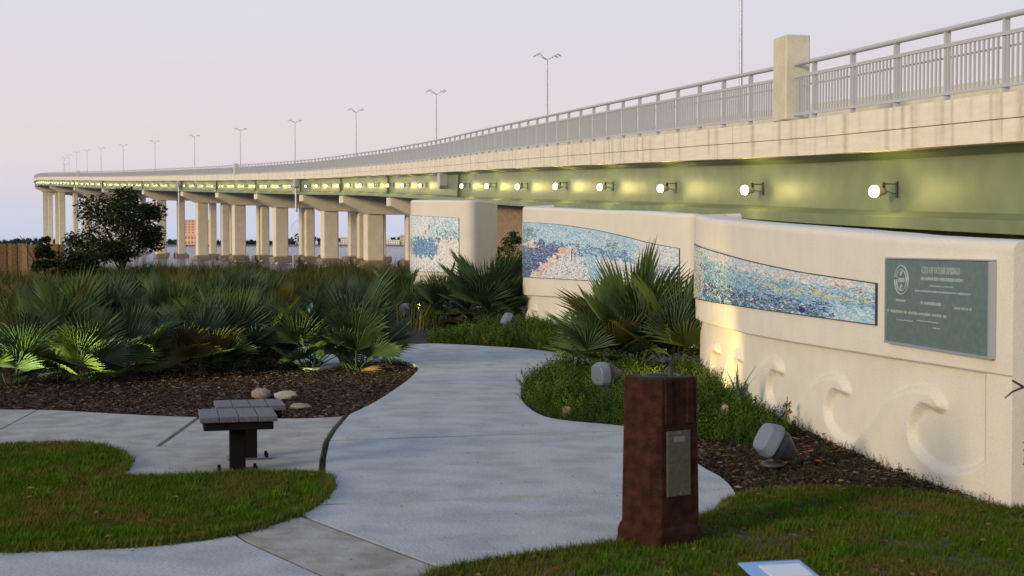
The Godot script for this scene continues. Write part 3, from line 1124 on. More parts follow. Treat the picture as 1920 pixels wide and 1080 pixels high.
func mosaic(col: Array, s0: float, s1: float, tops: Array, bots: Array, which: int, label: String) -> void:
	var c0 := sample_at(col, s0)
	var org := Vector3(c0[0].x, 0, c0[0].y)
	var o := thing("mosaic_mural", org, label, "mural")
	var n := maxi(6, int((s1 - s0) / 0.08))
	var rows := [[], [], [], []]
	var uv := [[], [], [], []]
	var F := 0.085
	var face := [PackedVector3Array(), PackedVector3Array()]
	var fuv := [[], []]
	var edge := MB.new()
	var ring := []
	for k in n + 1:
		var t := float(k) / n
		var c := sample_at(col, lerpf(s0, s1, t))
		var yt := curve_lerp(tops, t)
		var yb := curve_lerp(bots, t)
		face[0].push_back(wpt(c, F, yb) - org)
		face[1].push_back(wpt(c, F, yt) - org)
		fuv[0].push_back(Vector2(t, 1)); fuv[1].push_back(Vector2(t, 0))
		ring.push_back(PackedVector3Array([wpt(c, 0.05, yb - 0.008) - org, wpt(c, F - 0.003, yb - 0.008) - org, wpt(c, F - 0.003, yt + 0.008) - org, wpt(c, 0.05, yt + 0.008) - org]))
	var fb := MB.new()
	fb.grid(face, fuv)
	part("tile_picture", fb, mosaic_mat(which, 1400 if which else 700, 420 if which < 2 else 300), o)
	edge.loft(ring)
	part("backing_edge", edge, M.slate, o)

func curve_lerp(a: Array, t: float) -> float:
	var q := t * (a.size() - 1)
	var i := mini(int(q), a.size() - 2)
	return lerpf(a[i], a[i + 1], q - i)

func walls() -> void:
	# nearest wall, [plan (x, distance), top, ledge] from its far round end to its near end
	var P3 := [[Vector2(2.95, 19.15), 2.08, 0.70], [Vector2(2.66, 19.05), 2.07, 0.70], [Vector2(2.49, 18.75), 2.06, 0.70], [Vector2(2.455, 18.3), 2.04, 0.70], [Vector2(2.46, 17.6), 2.0, 0.695], [Vector2(2.50, 16.5), 1.955, 0.70], [Vector2(2.565, 15.0), 1.90, 0.72], [Vector2(2.68, 13.41), 1.845, 0.75], [Vector2(2.86, 11.6), 1.775, 0.79], [Vector2(2.97, 10.6), 1.735, 0.81], [Vector2(3.10, 9.8), 1.71, 0.82], [Vector2(3.24, 9.02), 1.69, 0.825]]
	var c3 := spline(P3)
	var sx := func(col: Array, xw: float) -> float:
		# arc length where the sight ratio x / distance equals xw
		var best := 0.0
		var bd := 1e9
		for c in col:
			if c[3] < 1.0 and xw > 0.15: continue
			var q := absf(c[0].x / -c[0].y - xw)
			if q < bd:
				bd = q; best = c[3]
		return best
	var f := 2667.0
	var hk := []
	for q in [[1352, 0.02, 0.86], [1394, 0.02, 0.9], [1473, 0.03, 0.94], [1597, 0.03, 0.95], [1777, 0.09, 1.0]]:
		hk.push_back([sx.call(c3, (q[0] - 960) / f), q[1], q[2], 1.9])
	for i in range(1, hk.size()):
		hk[i][3] = hk[i][0] - hk[i - 1][0]
	hk[0][3] = 1.4
	var w3 := wave_wall(P3, hk, sx.call(c3, (1864 - 960) / f), 0.32, "cream curving wall with wave relief and the green plaque")
	mosaic(w3, sx.call(c3, (1318 - 960) / f), sx.call(c3, (1662 - 960) / f), [1.68, 1.58, 1.49, 1.41, 1.36], [0.97, 0.985, 1.01, 1.03, 1.046], 2, "long blue tile mosaic tapering towards the green plaque")
	var P2 := [[Vector2(0.75, 30.4), 2.5, 0.62], [Vector2(0.40, 30.2), 2.48, 0.62], [Vector2(0.285, 29.85), 2.46, 0.62], [Vector2(0.42, 29.2), 2.44, 0.62], [Vector2(0.95, 27.8), 2.38, 0.64], [Vector2(1.6, 26.1), 2.30, 0.66], [Vector2(2.2, 24.3), 2.24, 0.67], [Vector2(2.62, 23.0), 2.17, 0.67], [Vector2(2.86, 22.6), 2.16, 0.67], [Vector2(3.02, 22.75), 2.15, 0.67], [Vector2(3.12, 23.3), 2.15, 0.67]]
	var c2 := spline(P2)
	var h2 := []
	for q in [1.75, 3.65, 5.6]:
		h2.push_back([q, -0.02, 0.8, 1.9])
	h2[0][3] = 1.0
	var w2 := wave_wall(P2, h2, 99.0, 0.32, "cream middle wall between two others with a sand-and-river mosaic")
	mosaic(w2, 0.95, c2[-1][3] - 1.0, [2.12, 2.09, 2.03, 1.94, 1.83, 1.70, 1.60], [1.0, 1.0, 1.0, 1.0, 1.0, 1.0, 1.0], 1, "wide mosaic of dark water and white sand behind a palmetto")
	var P1 := [[Vector2(-2.5, 41.2), 2.92, 0.8], [Vector2(-2.75, 40.6), 2.92, 0.8], [Vector2(-2.76, 39.9), 2.91, 0.8], [Vector2(-2.4, 39.3), 2.90, 0.8], [Vector2(-1.9, 38.9), 2.88, 0.8], [Vector2(-1.35, 38.55), 2.86, 0.8], [Vector2(-1.08, 38.5), 2.86, 0.8], [Vector2(-0.86, 38.8), 2.86, 0.8], [Vector2(-0.6, 39.6), 2.86, 0.8], [Vector2(-0.48, 40.4), 2.86, 0.8]]
	var w1 := wave_wall(P1, [], 99.0, 0.3, "narrow cream wall farthest along the path with square mosaic")
	mosaic(w1, 1.0, 3.3, [2.50, 2.46, 2.42, 2.38], [0.93, 0.92, 0.91, 0.90], 0, "squarish pale blue mosaic on the narrow far wall")
	# plaque
	var a := sample_at(w3, sx.call(c3, (1685 - 960) / f))
	var e := sample_at(w3, sx.call(c3, (1887 - 960) / f))
	var pa := wpt(a, 0.085, 0.925)
	var pe := wpt(e, 0.085, 0.925)
	var o := thing("plaque", Vector3(pa.x, 0, pa.z), "slate green metal plaque with raised lettering on cream wall", "plaque")
	var xd := (pe - pa)
	var wlen := Vector2(xd.x, xd.z).length()
	var bx := Vector3(xd.x, 0, xd.z).normalized()
	var nz := bx.cross(Vector3.UP).normalized()
	var fr := Transform3D(Basis(bx, Vector3.UP, nz), Vector3(0, 0.925, 0))
	var hh := 0.645
	var pb := MB.new()
	pb.box(Vector3(wlen / 2, hh / 2, 0.0), Vector3(wlen - 0.02, hh - 0.02, 0.04), Basis.IDENTITY, 0.004)
	part("panel", pb, M.plaque, o, fr)
	var fb := MB.new()
	fb.box(Vector3(wlen / 2, 0.006, 0.005), Vector3(wlen, 0.016, 0.05)); fb.box(Vector3(wlen / 2, hh - 0.004, 0.005), Vector3(wlen, 0.01, 0.05))
	fb.box(Vector3(0.005, hh / 2, 0.004), Vector3(0.012, hh - 0.024, 0.048)); fb.box(Vector3(wlen - 0.008, hh / 2, 0.004), Vector3(0.02, hh - 0.024, 0.048))
	part("frame", fb, M.steel, o, fr)
	var title := TextMesh.new()
	var font := SystemFont.new()
	font.font_names = PackedStringArray(["Droid Serif"])
	title.font = font
	title.text = "CITY OF OCEAN SPRINGS"
	title.font_size = 24
	title.pixel_size = 0.0022
	title.depth = 0.006
	part("lettering", title, M.letter, o, fr * Transform3D(Basis.from_scale(Vector3(0.92, 1.25, 1)), Vector3(wlen * 0.565, hh - 0.085, 0.022)))
	# seal: two rings, a bar and two bosses
	var sl := MB.new()
	for rr in [0.115, 0.085]:
		var ring_pts := []
		var ring_r := []
		for k in 33:
			var an := TAU * k / 32.0
			ring_pts.push_back(Vector3(wlen * 0.175 + cos(an) * rr, hh - 0.165 + sin(an) * rr * 0.92, 0.021)); ring_r.push_back(0.006)
		sl.tube(ring_pts, ring_r, 5)
	sl.box(Vector3(wlen * 0.175, hh - 0.165, 0.022), Vector3(0.1, 0.03, 0.008))
	sl.box(Vector3(wlen * 0.175, hh - 0.115, 0.022), Vector3(0.035, 0.03, 0.008), Basis(Vector3.BACK, 0.785))
	sl.box(Vector3(wlen * 0.175, hh - 0.215, 0.022), Vector3(0.035, 0.03, 0.008), Basis(Vector3.BACK, 0.785))
	part("seal", sl, M.letter, o, fr)
	# smaller lines, too worn to read: short raised strokes
	for ln in [[0.38, 0.78, 0.145, 0.026], [0.46, 0.68, 0.195, 0.012], [0.32, 0.84, 0.235, 0.015], [0.12, 0.22, 0.315, 0.02], [0.38, 0.57, 0.32, 0.024], [0.70, 0.85, 0.335, 0.02], [0.03, 0.62, 0.40, 0.022], [0.13, 0.3, 0.46, 0.01], [0.34, 0.55, 0.45, 0.01], [0.50, 0.57, 0.49, 0.01]]:
		var lb := MB.new()
		var x: float = ln[0] * wlen
		while x < ln[1] * wlen:
			var sw: float = ln[3] * rnd(0.25, 0.6)
			lb.box(Vector3(x, hh - ln[2], 0.021), Vector3(sw, ln[3] * rnd(0.7, 1.0), 0.004))
			x += sw + ln[3] * rnd(0.15, 0.5) + (ln[3] * 0.8 if rng.randf() < 0.14 else 0.0)
		part("worn_lettering", lb, M.letter, o, fr)

# ---------------------------------------------------------------- far shore
func far_shore() -> void:
	var D := 1800.0
	var k := D / 2667.0
	var land := MB.new()
	var rows := [PackedVector3Array(), PackedVector3Array(), PackedVector3Array()]
	for i in 81:
		var x := -1500.0 + i * 35.0
		rows[0].push_back(Vector3(x, -1.3, -D + 14)); rows[1].push_back(Vector3(x, 1.2, -D + 6)); rows[2].push_back(Vector3(x, 1.6, -D - 500))
	land.grid(rows)
	setting("far_shore", land, surf(lin(0.12, 0.11, 0.09), lin(0.2, 0.18, 0.15), 60.0, 1.0))
	# distant woods as leaf clumps
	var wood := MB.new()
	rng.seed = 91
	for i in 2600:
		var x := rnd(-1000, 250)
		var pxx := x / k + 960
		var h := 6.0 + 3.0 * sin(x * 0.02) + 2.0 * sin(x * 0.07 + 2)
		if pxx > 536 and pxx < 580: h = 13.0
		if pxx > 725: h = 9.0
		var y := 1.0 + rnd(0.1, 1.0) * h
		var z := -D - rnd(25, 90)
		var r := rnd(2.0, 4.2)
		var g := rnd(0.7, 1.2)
		wood.col = Color(0.045 * g, 0.06 * g, 0.065 * g)  # bluish lift of distance haze put into the leaf colour
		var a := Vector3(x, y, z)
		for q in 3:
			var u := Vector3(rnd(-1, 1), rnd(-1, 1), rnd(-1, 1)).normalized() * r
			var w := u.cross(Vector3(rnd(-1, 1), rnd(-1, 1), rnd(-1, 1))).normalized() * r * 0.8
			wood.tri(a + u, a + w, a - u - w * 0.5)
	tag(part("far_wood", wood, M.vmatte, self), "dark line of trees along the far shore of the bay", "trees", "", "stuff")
	var brick := plain(lin(0.72, 0.42, 0.28), 0.8)  # hotel wall colours lightened to carry the distance haze
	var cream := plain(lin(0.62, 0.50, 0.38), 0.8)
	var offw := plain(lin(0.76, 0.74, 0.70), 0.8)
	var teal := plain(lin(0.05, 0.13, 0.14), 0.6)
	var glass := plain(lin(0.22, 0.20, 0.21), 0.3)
	var list := [
		["hotel_tower", 345.0, 392.0, 413.0, 24.0, brick, 9, 7, "orange brick hotel block far across the bay"],
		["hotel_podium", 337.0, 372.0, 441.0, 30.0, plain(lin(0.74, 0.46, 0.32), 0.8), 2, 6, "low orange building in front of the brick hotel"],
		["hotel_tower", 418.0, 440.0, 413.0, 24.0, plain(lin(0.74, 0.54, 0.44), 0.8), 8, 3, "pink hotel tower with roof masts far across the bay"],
		["waterfront_hall", 421.0, 438.0, 441.0, 20.0, teal, 2, 3, "dark teal waterfront hall beside the pink hotel tower"],
		["terraced_building", 639.0, 690.0, 445.0, 20.0, offw, 4, 10, "white terraced building far across the water"],
		["waterfront_building", 722.0, 752.0, 451.0, 20.0, offw, 2, 7, "low white waterfront building beside the taller block"],
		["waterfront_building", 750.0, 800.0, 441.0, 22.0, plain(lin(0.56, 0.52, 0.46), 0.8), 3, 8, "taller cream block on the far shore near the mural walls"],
	]
	for b in list:
		var x0: float = (b[1] - 960) * k
		var x1: float = (b[2] - 960) * k
		var top: float = 1.67 + (458 - b[3]) * k
		var z := -D + (8.0 if b[4] == 30.0 else 0.0)
		if b[0] == "waterfront_hall": z = -D + 6.0
		var o := thing(b[0], Vector3((x0 + x1) / 2, 1.0, z), b[8], "building")
		var w := x1 - x0
		var h := top - 1.0
		var mb := MB.new()
		mb.box(Vector3(0, h / 2, -b[4] / 2), Vector3(w, h, b[4]))
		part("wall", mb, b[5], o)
		var rf := MB.new()
		rf.box(Vector3(0, h + 0.4, -b[4] / 2), Vector3(w + 0.8, 0.8, b[4] + 0.8))
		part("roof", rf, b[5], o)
		if b[0] == "hotel_tower":
			var ph := MB.new()
			ph.box(Vector3(w * 0.15, h + 2.4, -b[4] / 2), Vector3(w * 0.3, 3.2, 8))
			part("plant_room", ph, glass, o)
			if b[1] > 400:
				for q in 2:
					var ms := MB.new()
					ms.box(Vector3(-2 + q * 5, h + 5, -8), Vector3(0.7, 9, 0.7))
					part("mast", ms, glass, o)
		var ny: int = b[6]
		var nx: int = b[7]
		for iy in ny:
			for ixx in nx:
				var wb := MB.new()
				var wide := 0.8 if b[0] == "terraced_building" else 0.5
				wb.box(Vector3(lerpf(-w / 2, w / 2, (ixx + 0.5) / nx), lerpf(0, h, (iy + 0.5) / ny), 0.05), Vector3(w / nx * wide, h / ny * 0.45, 0.3))
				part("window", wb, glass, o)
	# big wheel over the trees
	var wheel := thing("big_wheel", Vector3((560 - 960) * k, 1.0, -D - 20), "faint pink big wheel rising over the far trees", "big wheel")
	var pink := plain(lin(0.55, 0.38, 0.46), 0.6)
	var rim := MB.new()
	var rp := []
	var rr := []
	for i in 33:
		rp.push_back(Vector3(cos(TAU * i / 32) * 12, 20 + sin(TAU * i / 32) * 12, 0)); rr.push_back(0.28)
	rim.tube(rp, rr, 6)
	part("rim", rim, pink, wheel)
	for i in 8:
		var sp := MB.new()
		var a := PI * i / 8
		sp.tube([Vector3(cos(a) * 12, 20 + sin(a) * 12, 0), Vector3(-cos(a) * 12, 20 - sin(a) * 12, 0)], [0.12, 0.12], 5)
		part("spoke", sp, pink, wheel)
	for q in [-1, 1]:
		var lg := MB.new()
		lg.tube([Vector3(q * 7, 0, 1), Vector3(0, 20, 1)], [0.4, 0.3], 6)
		part("leg", lg, pink, wheel)

# ---------------------------------------------------------------- street furniture
func street_lamps() -> void:
	var first: Node3D = null
	for s in [22.5, 65.0, 108.4, 150.8, 188.5, 222.8, 259.8, 300.2, 345.3, 390.0, 432.0, 469.5, 507.0, 545.0, 583.0, 621.0, 660.0]:
		var at := bp(s, 11.5, 0.5)
		if first == null:
			first = thing("street_lamp", at, "tall slim grey lamp mast with spread heads on the bridge deck", "street lamp", "lamp masts along the bridge deck")
			var pb := MB.new()
			pb.tube([Vector3.ZERO, Vector3(0, 4.4, 0), Vector3(0, 8.75, 0)], [0.11, 0.085, 0.06], 10)
			part("pole", pb, M.steel, first)
			var bs := MB.new()
			bs.tube([Vector3.ZERO, Vector3(0, 0.5, 0)], [0.2, 0.17], 10)
			part("base", bs, M.steel, first)
			for q in 4:
				var sg := 1.0 if q % 2 == 0 else -1.0
				var zz := 0.45 if q < 2 else -0.45
				var am := MB.new()
				am.tube([Vector3(0, 8.7, 0), Vector3(sg * 0.4, 8.92, zz * 0.45), Vector3(sg * 0.72, 9.14, zz)], [0.04, 0.032, 0.028], 6)
				part("arm", am, M.steel, first)
				var hd := MB.new()
				hd.box(Vector3(sg * 0.86, 9.08, zz), Vector3(0.36, 0.09, 0.2), Basis(Vector3.BACK, -sg * 0.5), 0.03)
				part("lamp_head", hd, M.steel, first)
			first.basis = bbasis(s)
			continue
		var d: Node3D = first.duplicate()
		d.name = numbered("street_lamp")
		add_child(d)
		d.position = at
		d.basis = bbasis(s)

func seat(at: Vector3, w: float, l: float, turn: float, label: String) -> void:
	var o := thing("pedestal_seat", at, label, "seat", "", turn)
	var H := 0.435
	for k in 4:
		var b := MB.new()
		b.box(Vector3((k - 1.5) * w / 4, H - 0.02, rnd(-0.002, 0.002)), Vector3(w / 4 - 0.003, 0.04, l), Basis.IDENTITY, 0.005)
		part("board", b, M.bench, o)
	var fr := MB.new()
	fr.box(Vector3(0, H - 0.072, 0), Vector3(w * 0.9, 0.06, l * 0.86), Basis.IDENTITY, 0.006)
	part("frame", fr, M.post, o)
	var lg := MB.new()
	lg.box(Vector3(0, 0.17, 0), Vector3(0.115, 0.36, 0.115), Basis.IDENTITY, 0.008)
	part("leg", lg, M.post, o)
	var bp_ := MB.new()
	bp_.box(Vector3(0, 0.008, 0), Vector3(0.34, 0.012, 0.2), Basis.IDENTITY, 0.003)
	part("base_plate", bp_, M.plate, o)
	for q in [[-0.13, -0.06], [0.13, -0.06], [-0.13, 0.06], [0.13, 0.06]]:
		var bo := MB.new()
		bo.tube([Vector3(q[0], 0.012, q[1]), Vector3(q[0], 0.045, q[1])], [0.015, 0.013], 6)
		part("bolt", bo, M.post, o)

var f1_at := Vector3.ZERO
func flood(at: Vector3, turn: float, lit: float, label: String, s := 1.0, aim := Vector3.ZERO) -> void:
	# a ground flood lamp: pale housing behind, dark hood towards what it lights (+x of the thing)
	var o := thing("floodlight", at, label, "floodlight", "", turn)
	var st := MB.new()
	st.tube([Vector3(0, -0.05, 0), Vector3(0, 0.12 * s, 0)], [0.03, 0.03], 8)
	st.lathe([Vector2(0.0, 0.0), Vector2(0.09, 0.0), Vector2(0.09, 0.03), Vector2(0.05, 0.05), Vector2(0.0, 0.05)], Transform3D.IDENTITY, 12)
	part("stake", st, M.darkmetal, o)
	var tilt := Basis(Vector3(0, 0, 1), 0.1 if lit > 0.0 else -0.5)
	var c := Vector3(0, (0.28 if lit > 0.0 else 0.215) * s, 0)
	var ring := func(x: float, wy: float, wz: float, dy: float) -> PackedVector3Array:
		var p := PackedVector3Array()
		for k in 20:
			var a := TAU * (k + 0.5) / 20.0
			var yy := signf(sin(a)) * pow(absf(sin(a)), 0.6)
			var zz := signf(cos(a)) * pow(absf(cos(a)), 0.6)
			p.push_back(c + tilt * (Vector3(x, dy + yy * wy, zz * wz) * s))
		return p
	var back := MB.new()
	back.loft([ring.call(-0.105, 0.105, 0.11, 0.0), ring.call(-0.095, 0.12, 0.125, 0.0), ring.call(-0.02, 0.147, 0.15, 0.0), ring.call(0.0, 0.147, 0.15, 0.0)], true)
	part("housing", back, M.grey, o)
	var hood := MB.new()
	var r0: PackedVector3Array = ring.call(0.0, 0.134, 0.139, 0.0)
	var r1: PackedVector3Array = ring.call(0.07, 0.125, 0.13, 0.0)
	var r2: PackedVector3Array = ring.call(0.22, 0.045, 0.07, -0.02)
	hood.loft([r0, r1, r2], false)
	part("hood", hood, M.slate, o)
	var gl := MB.new()
	gl.loft([ring.call(0.205, 0.04, 0.065, -0.02), ring.call(0.21, 0.04, 0.065, -0.02)], true)
	if lit > 0.0:
		var lm: StandardMaterial3D = M.bulb.duplicate()
		lm.emission = Color(1.0, 0.86, 0.5)
		part("lamp_glass", gl, lm, o)
		var sp := SpotLight3D.new()
		sp.name = "flood_beam"
		sp.light_color = Color(1.0, 0.84, 0.46)
		sp.light_energy = lit
		sp.light_size = 0.05
		sp.spot_angle = 50.0 if s < 0.95 else 12.0
		sp.spot_range = 40.0
		sp.spot_attenuation = 2.0
		sp.spot_angle_attenuation = 1.0
		sp.shadow_enabled = true
		o.add_child(sp)
		sp.position = c + tilt * Vector3(0.25, 0.0, 0) * s
		sp.look_at(o.global_position + o.basis * sp.position + aim, Vector3.UP)
	else:
		part("lamp_glass", gl, M.slate, o)
	var tg := MB.new()
	tg.box(c + tilt * (Vector3(-0.06, 0.128, 0.0) * s), Vector3(0.03, 0.004, 0.04), tilt * Basis(Vector3(0, 0, 1), 0.34))
	part("label_tag", tg, M.white, o)

func street_things() -> void:
	rng.seed = 5
	street_lamps()
	seat(Vector3(-2.02, 0, -10.42), 0.55, 0.56, 0.24, "grey slatted pedestal seat at the lawn edge before its twin")
	seat(Vector3(-2.05, 0, -11.06), 0.53, 0.47, 0.24, "grey slatted pedestal seat between its twin and the mulch bed")
	f1_at = Vector3(0.998, 0.000, -15.428)
	flood(f1_at, 0.55, 2.8, "lit floodlight nestling in the junipers, shining at the curved wall", 0.92, Vector3(1.3, 0.3, -1.25))
	flood(Vector3(1.951, 0.000, -10.614), 0.25, 0.0, "unlit grey floodlight on bare mulch below the wave relief", 0.9)
	flood(Vector3(-2.235, 0.000, -30.071), 0.5, 9.0, "floodlight at the path end lighting the narrow far wall", 1.0, Vector3(-0.35, 0.35, -8.0))
	flood(Vector3(-0.071, 0.000, -27.132), 0.3, 0.0, "small floodlight among orange weeds by the middle wall")
	fountain()
	sign_panel()
	added_spot()

func fountain() -> void:
	var o := thing("drinking_fountain", Vector3(0.832, 0.000, -7.938), "rust-brown pillar drinking fountain with olive panel beside the path", "drinking fountain", "", 0.56)
	var ring := func(h: float, y: float, ch: float) -> PackedVector3Array:
		var p := PackedVector3Array()
		for q in [[1, -1], [1, 1], [-1, 1], [-1, -1]]:
			var a := Vector3(q[0] * h, y, q[1] * (h - ch))
			var b := Vector3(q[0] * (h - ch), y, q[1] * h)
			if q[0] * q[1] > 0:
				p.push_back(a); p.push_back(b)
			else:
				p.push_back(b); p.push_back(a)
		return p
	var body := MB.new()
	body.loft([ring.call(0.174, 0.11, 0.048), ring.call(0.169, 0.5, 0.046), ring.call(0.163, 0.925, 0.045), ring.call(0.159, 0.935, 0.043)])
	part("pillar", body, M.rust, o)
	var base := MB.new()
	base.loft([ring.call(0.192, -0.02, 0.05), ring.call(0.192, 0.075, 0.05), ring.call(0.184, 0.105, 0.05), ring.call(0.176, 0.118, 0.05)])
	part("plinth", base, M.rust, o)
	# tall grooves as dark recess strips framed by proud ribs
	for q in [[0.0, 1], [PI / 2, 1]]:
		for sx in [-0.075, 0.075]:
			var rib := MB.new()
			rib.box(Vector3(sx, 0.80, 0.166), Vector3(0.05, 0.24, 0.012), Basis(Vector3.RIGHT, -0.016), 0.004)
			part("rib", rib, M.rust, o, Transform3D(Basis(Vector3.UP, q[0]), Vector3.ZERO))
	var pn := MB.new()
	pn.box(Vector3(-0.008, 0.465, 0.170), Vector3(0.165, 0.36, 0.012), Basis(Vector3.RIGHT, -0.016), 0.003)
	part("access_panel", pn, M.panel, o, Transform3D(Basis(Vector3.UP, 0.0), Vector3.ZERO))
	var st := MB.new()
	st.box(Vector3(-0.005, 0.60, 0.174), Vector3(0.075, 0.03, 0.006))
	for y in [0.635, 0.305]:
		st.tube([Vector3(-0.005, y, 0.171), Vector3(-0.005, y, 0.179)], [0.008, 0.007], 6)
	part("sticker", st, plain(lin(0.16, 0.17, 0.13), 0.5), o)
	var basin := MB.new()
	basin.lathe([Vector2(0.0, 0.90), Vector2(0.06, 0.905), Vector2(0.095, 0.938), Vector2(0.105, 0.942), Vector2(0.11, 0.936)], Transform3D.IDENTITY, 20)
	part("basin", basin, M.darkmetal, o)
	var tap := MB.new()
	tap.tube([Vector3(0.05, 0.92, 0.02), Vector3(0.05, 0.985, 0.02), Vector3(0.04, 1.015, 0.02), Vector3(0.01, 1.025, 0.02), Vector3(-0.012, 1.005, 0.02)], [0.017, 0.016, 0.018, 0.02, 0.017], 10)
	part("spout", tap, M.darkmetal, o)

func sign_panel() -> void:
	var top := Vector3(0.924, 0.415, -5.600) + Vector3(-0.02, 0, 0)
	var o := thing("plant_sign", Vector3(top.x + 0.1, 0, top.z + 0.1), "small blue tilted sign panel with white label on lawn", "sign")
	var post := MB.new()
	post.box(Vector3(0, 0.16, 0.02), Vector3(0.025, 0.36, 0.02))
	part("stake", post, M.darkmetal, o)
	var bs := Basis(Vector3.UP, 0.22) * Basis(Vector3.RIGHT, 0.12)
	var pb := MB.new()
	pb.box(Vector3(0.03, 0.405, 0.02), Vector3(0.26, 0.008, 0.2), bs, 0.003)
	part("panel", pb, M.blue, o)
	var lb := MB.new()
	lb.box(Vector3(0.03, 0.405, 0.02) + bs * Vector3(0.02, 0.0065, 0.02), Vector3(0.17, 0.004, 0.13), bs)
	part("label_card", lb, M.white, o)

func added_spot() -> void:
	# added unseen spot left of the walk; visors cut its beam at knee height
	var aim := Vector3(4.0, 0.0, -4.3).normalized()
	var o := thing("added_spotlight", Vector3(-8.6, 0, -13.4), "added unseen black spotlight with flat visors aimed at the palmettos", "spotlight")
	o.look_at(o.position + aim, Vector3.UP)
	var p := MB.new()
	p.tube([Vector3(0, -0.05, 0), Vector3(0, 0.49, 0)], [0.03, 0.03], 10)
	part("stake", p, M.post, o)
	var h := MB.new()
	h.box(Vector3(0, 0.535, 0.06), Vector3(0.16, 0.1, 0.14), Basis.IDENTITY, 0.01)
	part("housing", h, M.post, o)
	var v := MB.new()
	v.box(Vector3(0, 0.577, -0.27), Vector3(0.8, 0.012, 0.56))
	v.box(Vector3(0, 0.508, -0.27), Vector3(0.8, 0.012, 0.56))  # lower plate added to keep the beam off the near mulch
	part("visor", v, M.post, o)
	var g := MB.new()
	g.box(Vector3(0, 0.535, -0.02), Vector3(0.09, 0.05, 0.01))
	part("lamp_glass", g, M.bulb, o)
	var l := SpotLight3D.new()
	l.name = "added_beam"
	l.light_color = Color(0.97, 1.0, 0.60)
	l.light_energy = 110.0
	l.light_size = 0.012
	l.spot_angle = 20.0
	l.spot_angle_attenuation = 0.6
	l.spot_range = 40.0
	l.spot_attenuation = 2.0
	l.shadow_enabled = true
	o.add_child(l)
	l.position = Vector3(0, 0.56, -0.04)

# ---------------------------------------------------------------- fence, trees
func leafy(cents: Array, count: int, leaf: float, shades: Array) -> MB:
	var b := MB.new()
	for i in count:
		var q: Array = cents[rng.randi() % cents.size()]
		var c: Vector3 = q[0]
		var r: float = q[1]
		var dir := Vector3(rnd(-1, 1), rnd(-1, 1), rnd(-1, 1)).normalized()
		var p := c + dir * r * pow(rng.randf(), 0.45) * Vector3(1, 0.75, 1)
		var u := Vector3(rnd(-1, 1), rnd(-0.6, 0.6), rnd(-1, 1)).normalized()
		var w := u.cross(Vector3(rnd(-1, 1), rnd(-1, 1), rnd(-1, 1)).normalized()).normalized()
		var s := leaf * rnd(0.6, 1.3)
		var sh: Color = shades[rng.randi() % shades.size()]
		b.col = sh * rnd(0.75, 1.2)
		b.tri(p - u * s, p + w * s * 0.45, p + u * s)
		b.tri(p - u * s, p + u * s, p - w * s * 0.45)
	return b

func shrub(called: String, at: Vector3, h: float, w: float, n: int, leaf: float, shades: Array, label: String, category: String, trunk_r := 0.05) -> void:
	var o := thing(called, at, label, category)
	var cents := []
	var tb := MB.new()
	tb.tube([Vector3(0, -0.1, 0), Vector3(0.03, h * 0.3, 0), Vector3(0.05, h * 0.55, 0.02)], [trunk_r * 1.3, trunk_r, trunk_r * 0.6], 8)
	var k := 15
	for i in k:
		var a := TAU * i / k + rnd(-0.3, 0.3)
		var rr := w * 0.5 * rnd(0.35, 0.85)
		var yy := h * rnd(0.3, 0.88)
		var tip := Vector3(cos(a) * rr * (1.15 - yy / h * 0.5), yy, sin(a) * rr)
		tb.tube([Vector3(0.03, h * rnd(0.12, 0.4), 0), tip * Vector3(0.5, 0.75, 0.5), tip], [trunk_r * 0.5, trunk_r * 0.35, trunk_r * 0.12], 5)
		cents.push_back([tip, w * rnd(0.11, 0.21)])
	cents.push_back([Vector3(0, h * 0.8, 0), w * 0.24])
	cents.push_back([Vector3(w * 0.05, h * 0.92, 0), w * 0.14])
	cents.push_back([Vector3(-w * 0.1, h * 0.5, 0), w * 0.3])
	part("trunk", tb, M.trunk, o)
	part("crown", leafy(cents, n, leaf, shades), M.vleaf, o)

